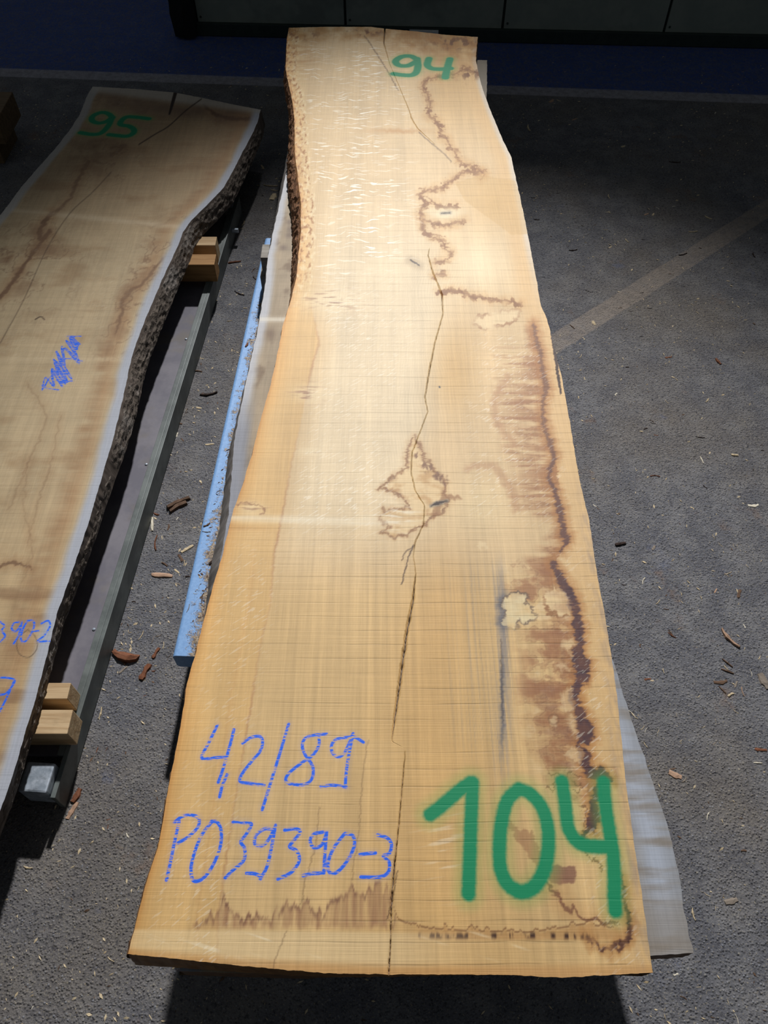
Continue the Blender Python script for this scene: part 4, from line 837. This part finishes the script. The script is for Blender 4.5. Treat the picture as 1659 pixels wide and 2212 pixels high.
# ------------------------------------------------------------------ timber at the far left
tx, ty = unp(27, 198, 0.25)
o = box('squared_timber', (tx - 1.1, tx, ty - 0.30, ty, 0.12, 0.25), M['timber'], None, 0.004, 0.0, 3); o.rotation_euler = (0, 0, 0)
tag(o, 'brown squared timber beyond the sprayed 95 end of the low slab', 'timber')
for q in (tx - 0.16, tx - 1.0):
    o = box('support_block', (q, q + 0.10, ty - 0.28, ty - 0.02, 0, 0.12), M['timber'], None, 0.003)
    tag(o, 'short dark block on the floor under the brown squared timber', 'timber', 'blocks under the brown timber')

# ------------------------------------------------------------------ chips, bark and splinters
def mat_chip(name, a, b): return mat_wood(name, a, b, 'x', 0.8)
M['c_pale'] = mat_chip('chip_pale', srgb(216, 198, 164), srgb(186, 164, 128)); M['c_white'] = mat_chip('chip_white', srgb(232, 224, 204), srgb(208, 196, 172))
M['c_pink'] = mat_chip('chip_pink', srgb(190, 158, 132), srgb(158, 122, 98)); M['c_red'] = mat_chip('chip_red', srgb(134, 84, 56), srgb(100, 62, 44))
M['c_dark'] = mat_chip('chip_dark', srgb(62, 44, 36), srgb(42, 32, 28)); M['c_brown'] = mat_chip('chip_brown', srgb(112, 86, 66), srgb(84, 64, 50)); M['c_grey'] = mat_chip('chip_grey', srgb(150, 138, 124), srgb(118, 106, 94))
def chip_mesh(kind, seed, aspect, thick):
    """a torn sliver or flake about 1 unit long, made of ragged cross-sections"""
    r = random.Random(seed); bm = bmesh.new(); n = 6; rows = []; bend = r.uniform(-0.12, 0.12); tw = r.uniform(-.3, .3)
    for i in range(n):
        t = i / (n - 1); x = t - 0.5 + r.uniform(-0.03, 0.03); env = (0.62 + 0.38 * math.sin(math.pi * min(max(t * 0.9 + 0.05, 0), 1))) * r.uniform(0.6, 1.15)
        wv = 0.5 * aspect * env; yc = bend * math.sin(math.pi * t) + r.uniform(-.04, .04) * aspect; th = thick * (0.6 + 0.4 * env) * r.uniform(.8, 1.2)
        z = thick * 0.5 + 0.25 * thick * math.sin(3 * t + seed)
        rows.append([bm.verts.new((x, yc - wv, 0)), bm.verts.new((x + r.uniform(-.03, .03), yc - wv * 0.75, th)), bm.verts.new((x + r.uniform(-.03, .03), yc + wv * r.uniform(0, .4), th * r.uniform(.9, 1.35))), bm.verts.new((x, yc + wv, thick * 0.1))])
    for a, b in zip(rows, rows[1:]):
        for j in range(4): bm.faces.new((a[j], b[j], b[(j + 1) % 4], a[(j + 1) % 4]))
    bm.faces.new(rows[0]); bm.faces.new(rows[-1][::-1]); bmesh.ops.recalc_face_normals(bm, faces=bm.faces)
    me = bpy.data.meshes.new(kind); bm.to_mesh(me); bm.free(); return me
KINDS = {'s': ('wood_splinter', [(0.16, 0.09), (0.12, 0.08), (0.22, 0.1)]), 'f': ('wood_chip', [(0.42, 0.07), (0.55, 0.08), (0.36, 0.07)]), 'b': ('bark_chunk', [(0.40, 0.14), (0.52, 0.16), (0.34, 0.14)])}
TEMPL = {}
def templ(kind, mt, k):
    key = (kind, mt, k)
    if key not in TEMPL:
        a, t = KINDS[kind][1][k]; me = chip_mesh(KINDS[kind][0], hash((kind, k)) % 97 + 3 * k + len(mt), a, t) if False else chip_mesh(KINDS[kind][0], {'s': 10, 'f': 30, 'b': 50}[kind] + 7 * k + len(mt), a, t)
        me.materials.append(M['c_' + mt]); TEMPL[key] = me
    return TEMPL[key]
rc = random.Random(77)
TXT = {('s', 'pale'): 'pale thin splinter of wood', ('s', 'white'): 'whitish stick-like splinter of wood', ('s', 'dark'): 'blackish sliver of bark', ('s', 'brown'): 'brown sliver of bark', ('s', 'red'): 'reddish sliver of bark', ('s', 'pink'): 'pinkish splinter of wood', ('s', 'grey'): 'greyish splinter of wood',
       ('f', 'pale'): 'pale flat chip of wood', ('f', 'white'): 'whitish flat chip of wood', ('f', 'pink'): 'pinkish flat chip of wood', ('f', 'grey'): 'greyish flat chip of wood', ('f', 'red'): 'reddish flake of bark', ('f', 'brown'): 'brown flake of bark', ('f', 'dark'): 'blackish flake of bark',
       ('b', 'red'): 'reddish chunk of bark', ('b', 'brown'): 'brown chunk of bark', ('b', 'dark'): 'blackish chunk of bark', ('b', 'grey'): 'greyish chunk of bark', ('b', 'pink'): 'pinkish chunk of wood', ('b', 'pale'): 'pale chunk of wood'}
def chip(x, y, L, ang, kind, mt, z=0.0, label=None, where='on the bare asphalt'):
    """pixel centre, length in pixels, direction in degrees in the picture (0 = to the right, 90 = away)"""
    X, Y = unp(x, y, z); a = math.radians(ang)
    X2, Y2 = unp(x + 0.5 * L * math.cos(a), y - 0.5 * L * math.sin(a), z); X1, Y1 = unp(x - 0.5 * L * math.cos(a), y + 0.5 * L * math.sin(a), z)
    ln = math.hypot(X2 - X1, Y2 - Y1)
    o = bpy.data.objects.new(KINDS[kind][0], templ(kind, mt, rc.randrange(3))); col.objects.link(o)
    o.location = (X, Y, z - 0.0005); o.rotation_euler = (0, 0, math.atan2(Y2 - Y1, X2 - X1)); o.scale = (ln, ln * rc.uniform(.85, 1.15), ln)
    base = TXT[(kind, mt)]
    tag(o, label or base + ' lying ' + where, 'bark' if 'bark' in base else 'wood chip', (base.split(' of ')[0] + 's ' + where) if not label else None)
    return o
Wr = 'on the asphalt between the stack and the painted wall side'
WR = 'on the open asphalt beside the stack'; WLs = 'on the asphalt between the two slabs'
R_ = [(1412, 1183, 11, 60, 'f', 'grey'), (1391, 1255, 17, 70, 's', 'white'), (1402, 1238, 9, -30, 's', 'pale'), (1348, 1263, 11, -5, 's', 'dark'), (1421, 1300, 14, 50, 's', 'pale'), (1439, 1316, 13, -10, 's', 'brown'),
      (1542, 1159, 10, -60, 's', 'pale'), (1557, 1177, 11, -40, 's', 'pale'), (1572, 1238, 16, 20, 's', 'pale'), (1570, 1242, 13, -40, 'f', 'grey'), (1571, 1274, 13, -30, 's', 'grey'), (1597, 1282, 18, 75, 'f', 'brown'), (1593, 1277, 10, -70, 'f', 'pale'), (1546, 1276, 11, 60, 'f', 'pink'),
      (1608, 1352, 10, -60, 'f', 'white'), (1452, 1372, 22, -35, 's', 'red'), (1448, 1366, 16, -50, 's', 'brown'), (1383, 1395, 7, 90, 'b', 'brown'), (1524, 1399, 9, 10, 's', 'dark'), (1569, 1442, 15, -50, 's', 'pale'), (1590, 1478, 15, 70, 'f', 'grey'),
      (1605, 1494, 22, -75, 's', 'pink'), (1622, 1454, 14, -70, 's', 'white'), (1560, 1490, 22, -45, 's', 'brown'), (1589, 1536, 17, -40, 's', 'pale'), (1509, 1504, 8, 40, 's', 'pale'), (1365, 1543, 22, -48, 's', 'white'), (1371, 1546, 20, -42, 's', 'pale'), (1377, 1526, 9, -20, 's', 'dark'),
      (1434, 1449, 12, -75, 's', 'pale'), (1399, 1467, 15, 10, 'f', 'red'), (1409, 1470, 8, 0, 'f', 'pale'), (1396, 1577, 12, 60, 's', 'white'), (1388, 1572, 12, 50, 's', 'pale'), (1395, 1609, 16, -55, 's', 'pale'), (1421, 1580, 9, 60, 's', 'pale'), (1546, 1555, 8, -80, 's', 'pale'), (1478, 1684, 15, 50, 's', 'grey'), (1453, 1660, 12, 10, 'f', 'brown'),
      (1637, 1648, 20, -3, 's', 'white'), (1543, 1606, 9, 40, 'f', 'grey'), (1530, 1763, 18, 75, 's', 'white'), (1426, 1790, 11, 70, 'f', 'pale'), (1528, 1932, 16, -30, 's', 'pale'), (1518, 1926, 12, -20, 's', 'grey'), (1460, 2105, 11, 20, 'f', 'white'), (1510, 2131, 9, 10, 's', 'pale'), (1476, 2156, 18, -25, 's', 'brown'), (1591, 2201, 24, -70, 's', 'white'),
      (1606, 1838, 12, 0, 'b', 'brown'), (1283, 698, 10, -60, 'f', 'pale'), (1254, 769, 9, 60, 's', 'pale'), (1386, 727, 9, 0, 's', 'dark'), (1428, 732, 8, 0, 's', 'dark'), (1403, 666, 11, -10, 's', 'dark'), (1386, 632, 9, 5, 's', 'dark'), (1340, 666, 10, 10, 's', 'brown'), (1362, 672, 10, -10, 's', 'dark'), (1268, 628, 9, -20, 's', 'dark'), (1277, 631, 8, -10, 's', 'dark'), (1236, 706, 14, -40, 's', 'brown'),
      (1444, 772, 15, 10, 'f', 'red'), (1552, 781, 16, -50, 'b', 'red'), (1564, 787, 9, -15, 's', 'white'), (1560, 806, 8, 10, 's', 'pale'), (1355, 793, 8, 0, 'b', 'dark'), (1411, 914, 12, -10, 's', 'dark'), (1408, 910, 12, -30, 's', 'brown'), (1395, 926, 8, 20, 'b', 'dark'), (1417, 940, 10, -10, 'f', 'red'), (1512, 944, 20, -8, 's', 'dark'),
      (1516, 994, 17, -65, 's', 'white'), (1415, 1029, 23, -3, 's', 'red'), (1523, 1051, 13, -40, 's', 'dark'), (1440, 867, 12, -50, 's', 'pale'), (1527, 865, 11, 45, 's', 'pale'), (1331, 851, 7, 40, 'f', 'white'), (1645, 962, 6, 0, 'b', 'dark'), (1647, 973, 7, 0, 'b', 'dark'), (1500, 986, 8, 0, 's', 'dark'), (1533, 978, 5, 60, 'f', 'pale'), (1455, 916, 6, -30, 's', 'dark'), (1477, 1050, 7, -30, 's', 'pale'), (1285, 1092, 9, -30, 'f', 'white'), (1292, 1098, 8, -40, 'f', 'brown'),
      (1191, 218, 10, 40, 'f', 'pink'), (1207, 217, 9, -20, 's', 'pale'), (1143, 277, 13, -70, 's', 'pale'), (1240, 258, 11, 20, 'f', 'pink'), (1250, 326, 8, 0, 's', 'pale'), (1457, 350, 24, -3, 's', 'dark'), (1205, 417, 8, 5, 's', 'dark'), (1159, 474, 13, -5, 's', 'dark'), (1238, 540, 18, 5, 's', 'dark'), (1475, 549, 19, 15, 's', 'dark'), (1530, 470, 17, -25, 's', 'pale'), (1497, 500, 20, 3, 's', 'pale'), (1308, 496, 10, 0, 's', 'pale'), (1316, 425, 10, -70, 's', 'pale'), (1318, 534, 7, 30, 'f', 'pale'), (1389, 517, 8, 0, 's', 'dark'), (1355, 520, 11, -50, 's', 'pale'),
      (1396, 463, 10, 20, 'f', 'pink'), (1411, 463, 6, 60, 'f', 'pale'), (1346, 316, 9, 20, 'f', 'pale'), (1629, 551, 11, -70, 's', 'dark'), (1152, 427, 11, 0, 's', 'dark'), (1578, 281, 7, 20, 'f', 'pink'), (1379, 274, 9, -10, 'f', 'brown'), (1545, 244, 4, 60, 'f', 'white'), (1654, 465, 8, 0, 'f', 'pink'), (1420, 450, 9, -30, 's', 'white'), (1455, 446, 8, 10, 's', 'white'), (1640, 1420, 9, 60, 's', 'pale'), (1470, 1600, 7, 40, 's', 'pale'), (1462, 1545, 8, -70, 's', 'pale'), (1520, 1570, 8, 30, 's', 'pale'), (1505, 1362, 9, -15, 's', 'grey'), (1466, 1358, 8, 20, 's', 'pale'), (1420, 1258, 8, 0, 's', 'pale'), (1413, 1268, 8, -5, 's', 'grey'), (1614, 1222, 9, -50, 's', 'pale'), (1510, 1320, 8, -60, 'f', 'pale'), (1402, 1402, 9, -50, 's', 'white'), (1352, 1378, 7, -80, 's', 'pale')]
def where_r(x, y):
    if y < 300: return 'near the painted blue lane'
    dy = y - (741 - (x - 1200) * 289 / 455.0)
    if abs(dy) < 26: return 'on the diagonal painted line'
    if dy < 0: return 'between the diagonal line and blue lane'
    if y < 1110: return 'on asphalt just past the diagonal line'
    if y < 1420: return 'off the stained edge of the pale slab'
    if y < 1700: return 'on asphalt off the sprayed 104'
    return 'beside the protruding grey slab corner'
for c_ in R_: chip(*c_, where=where_r(c_[0], c_[1]))
L_ = [(338, 1110, 13, -20, 'b', 'red'), (329, 1133, 30, 90, 's', 'white'), (390, 1205, 17, -60, 'f', 'brown'), (397, 1216, 14, 85, 's', 'pale'), (382, 1234, 14, -40, 'f', 'pale'), (356, 1219, 14, -35, 'b', 'brown'), (384, 1261, 12, -20, 'f', 'grey'), (263, 1428, 22, -40, 'b', 'brown'), (331, 1449, 9, 0, 'b', 'red'), (266, 1447, 24, 40, 'f', 'grey'), (304, 1373, 22, 60, 's', 'pale'), (329, 1382, 16, 70, 's', 'grey'), (352, 1394, 16, 80, 's', 'pale'), (342, 1373, 14, 15, 's', 'grey'), (365, 1420, 13, 55, 's', 'brown'), (289, 1300, 9, 0, 'b', 'dark'), (277, 1312, 8, 0, 's', 'pale'), (287, 1312, 9, 10, 's', 'white'), (280, 1335, 11, -40, 's', 'pale'), (271, 1363, 8, 10, 's', 'white'), (363, 1139, 13, 80, 'f', 'brown'), (369, 1153, 9, 0, 's', 'pale'), (405, 1245, 10, 0, 'b', 'dark'), (383, 1120, 7, 50, 'f', 'white'),
      (506, 567, 28, 8, 's', 'red'), (517, 633, 22, -25, 's', 'dark'), (530, 666, 9, 0, 'b', 'pale'), (496, 693, 12, 10, 's', 'pale'), (430, 881, 12, -10, 'f', 'pale'), (429, 802, 16, -8, 'b', 'brown'), (388, 916, 11, 0, 'b', 'brown'), (382, 939, 10, 70, 'f', 'white'), (394, 950, 8, -50, 'f', 'brown'), (404, 886, 10, 60, 's', 'brown'), (402, 893, 9, 40, 's', 'brown'), (525, 482, 11, 60, 's', 'pale'), (521, 494, 11, 5, 's', 'pale'), (548, 584, 12, 50, 's', 'brown'), (550, 600, 10, -50, 's', 'dark'), (567, 361, 10, -60, 'f', 'pale'), (593, 411, 16, -8, 's', 'pale'), (590, 425, 15, 65, 'f', 'pale'), (453, 960, 20, 5, 'f', 'pale'), (468, 838, 9, 20, 's', 'brown'), (441, 850, 8, -30, 's', 'red'), (527, 690, 8, 40, 's', 'pale'),
      (234, 1770, 9, 20, 'f', 'red'), (233, 1786, 9, 80, 'f', 'red'), (276, 1804, 11, -60, 'f', 'white'), (304, 1735, 9, 20, 's', 'dark'), (307, 1803, 8, 70, 's', 'dark'), (127, 1860, 9, 10, 'f', 'pale'), (61, 1873, 20, -12, 's', 'pale'), (70, 2176, 9, 60, 'f', 'white'), (325, 2197, 12, -60, 'f', 'pale'), (230, 1618, 11, 60, 's', 'red'), (210, 1620, 14, 70, 's', 'red'), (216, 1540, 26, 75, 's', 'pale'), (295, 1490, 6, 0, 'f', 'white'), (313, 1502, 7, 20, 'f', 'red'), (346, 1632, 7, 80, 's', 'white'), (240, 2072, 18, -35, 's', 'pale')]
def where_l(x, y):
    if y < 720: return 'between skid and weathered slab tip'
    if y < 1180: return 'between the skid and the blue beam'
    if y < 1440: return 'beside the cut end of the blue beam'
    return 'on asphalt beside the blue crayon numbers'
for c_ in L_: chip(*c_, where=where_l(c_[0], c_[1]))
# the large pieces, each with its own look
chip(1340, 1175, 24, 10, 'b', 'dark', label='dark lump of bark beside the edge of the pale slab')
chip(1578, 1378, 56, -47, 's', 'pink', label='long pinkish splinter, the largest on the open asphalt')
chip(1571, 1432, 30, -38, 's', 'brown', label='brown stick of bark above a smaller one near pale chips'); chip(1571, 1450, 30, -20, 's', 'brown', label='flat brown stick of bark just below a steeper one'); chip(1556, 1472, 28, 6, 'f', 'brown', label='brown bark flake lying beside a greyish folded chip')
chip(1579, 1501, 15, 30, 'b', 'pale', label='chunky pale chip next to dark brown slivers'); chip(1651, 1472, 38, -60, 'f', 'grey', label='large grey wood flake with torn ends')
chip(1459, 1674, 30, -22, 'f', 'pink', label='pinkish torn chip near the protruding grey slab'); chip(1643, 1619, 26, -5, 'f', 'red', label='broad reddish bark flake far out on the asphalt')
chip(1580, 1946, 28, 15, 'f', 'grey', label='pale grey chip on the asphalt off the green 104'); chip(1499, 1975, 28, -78, 's', 'pale', label='narrow pale splinter beside the corner of the grey slab'); chip(1587, 983, 16, -5, 'b', 'pale', label='tan rounded chunk with a dark underside'); chip(1627, 1091, 22, 3, 'f', 'white', label='whitish pointed flake far out on the asphalt')
chip(386, 1086, 52, 25, 'b', 'brown', label='long split piece of grey-brown bark near the blue beam'); chip(384, 1096, 40, 30, 'b', 'brown', label='narrow bark strip lying against the longer split piece')
chip(338, 1173, 34, 85, 's', 'red', label='orange-brown upright bark sliver beside the skid'); chip(404, 1186, 30, 30, 'f', 'pale', label='cream curled chip near the blue beam'); chip(350, 1243, 46, -4, 'f', 'pink', label='pale pinkish long flake in the gap by the blue beam')
chip(271, 1414, 58, -15, 'b', 'red', label='large red-brown piece of bark against the skid'); chip(337, 1411, 26, 60, 'b', 'red', label='small angular red bark piece near the end of the blue beam'); chip(314, 1452, 38, 62, 'b', 'red', label='red-brown pointed bark piece past the end of the blue beam')
chip(451, 850, 38, 8, 's', 'dark', label='dark straight stick of bark between skid and blue beam'); chip(584, 401, 30, -5, 's', 'pale', label='long thin pale straw-like splinter near the lower slab tip')
chip(165, 1718, 34, 60, 'b', 'red', label='reddish bark flake by the end of the skid'); chip(156, 1752, 42, 58, 'f', 'pink', label='pinkish-brown long flake by the end of the skid'); chip(453, 2138, 14, -20, 's', 'grey', label='small forked grey twig in the shadow under the stack')
# pieces lying on the blue beam
for c_ in ((447, 1133, 15, 30, 'b', 'brown'), (446, 1148, 18, -5, 's', 'grey'), (458, 1213, 18, 45, 'b', 'dark'), (406, 1314, 18, 70, 's', 'grey'), (438, 1291, 22, 80, 's', 'brown'), (422, 1282, 9, -10, 's', 'pale'), (416, 1308, 8, 10, 's', 'brown'), (437, 1306, 12, -40, 's', 'grey'), (493, 972, 9, 20, 'b', 'brown'), (474, 1061, 14, 25, 's', 'brown'), (533, 745, 10, 60, 'b', 'red'), (452, 1180, 10, 20, 's', 'pale'), (425, 1345, 8, 10, 's', 'pale'), (430, 1265, 8, 60, 's', 'grey')):
    chip(*c_, z=ZB, where='on top of the blue steel beam')
# fine crumbs: far too many to count
def crumbs(name, n, seed, region, z, mats, share, lo, hi, dens):
    r = np.random.RandomState(seed)
    X = r.uniform(region[0], region[1], n * 5); Y = r.uniform(region[2], region[3], n * 5)
    keep = np.nonzero(r.rand(n * 5) < dens(X, Y))[0][:n]; X = X[keep]; Y = Y[keep]; n = len(X)
    L = lo * (hi / lo) ** (r.rand(n) ** 1.9); wv = L * r.uniform(.12, .45, n); a = r.uniform(0, math.pi, n); t = L * r.uniform(.05, .15, n)
    o = np.zeros(n); dx = np.stack([-L / 2, 0.1 * L, L / 2, o], 1); dy = np.stack([o, -wv / 2, o, wv / 2], 1); dz = np.stack([o, o, t * .3, t], 1)
    ca = np.cos(a)[:, None]; sa = np.sin(a)[:, None]
    V = np.stack([X[:, None] + ca * dx - sa * dy, Y[:, None] + sa * dx + ca * dy, z + dz + 0.0004], 2).reshape(-1, 3)
    b = 4 * np.arange(n)[:, None]; Q = np.concatenate([b + np.array([f]) for f in ((0, 1, 3), (1, 2, 3), (0, 3, 2), (0, 2, 1))], 0)
    me = np_mesh(name, V, Q, False); o = link(name, me)
    for m_ in mats: me.materials.append(m_)
    me.polygons.foreach_set('material_index', np.tile((r.rand(n) < share).astype(np.int32), 4))
    return o
def dens(X, Y):
    d = np.clip(0.45 + 1.4 * fbm(X * 1.7, Y * 1.7, 401, 3) + np.where((X > -1.0) & (X < -0.4) & (Y < 3.2), 0.7, 0) + 1.2 * np.exp(-((X + 1.95) / 0.45) ** 2 - ((Y - 4.45) / 0.3) ** 2), 0.06, 1)
    return d * np.where(Y > 4.7, 0.45, 1) * np.where((X > -0.61) & (X < 0.4) & (Y > 0.9) & (Y < 3.1), 0, 1)
tag(crumbs('sawdust_crumbs', 17500, 5, (-2.8, 3.0, -0.2, 5.33), 0, [M['c_pale'], M['c_brown']], 0.14, 0.0024, 0.021, dens), 'pale sawdust and dark bark crumbs strewn over the asphalt', 'sawdust', kind='stuff')
def on_beam(X, Y):
    t = (Y - b0[1]) / (b1[1] - b0[1]); e = X - (b0[0] + t * (b1[0] - b0[0]))
    return ((t > 0.01) & (t < 0.98) & (e > 0.028) & (e < 0.12)) * 1.0
tag(crumbs('beam_crumbs', 1400, 7, (b0[0], b1[0] + 0.13, b0[1], b1[1]), ZB, [M['c_brown'], M['c_pale']], 0.25, 0.003, 0.016, on_beam), 'brown crumbs heaped on the blue steel beam', 'bark crumbs', kind='stuff')
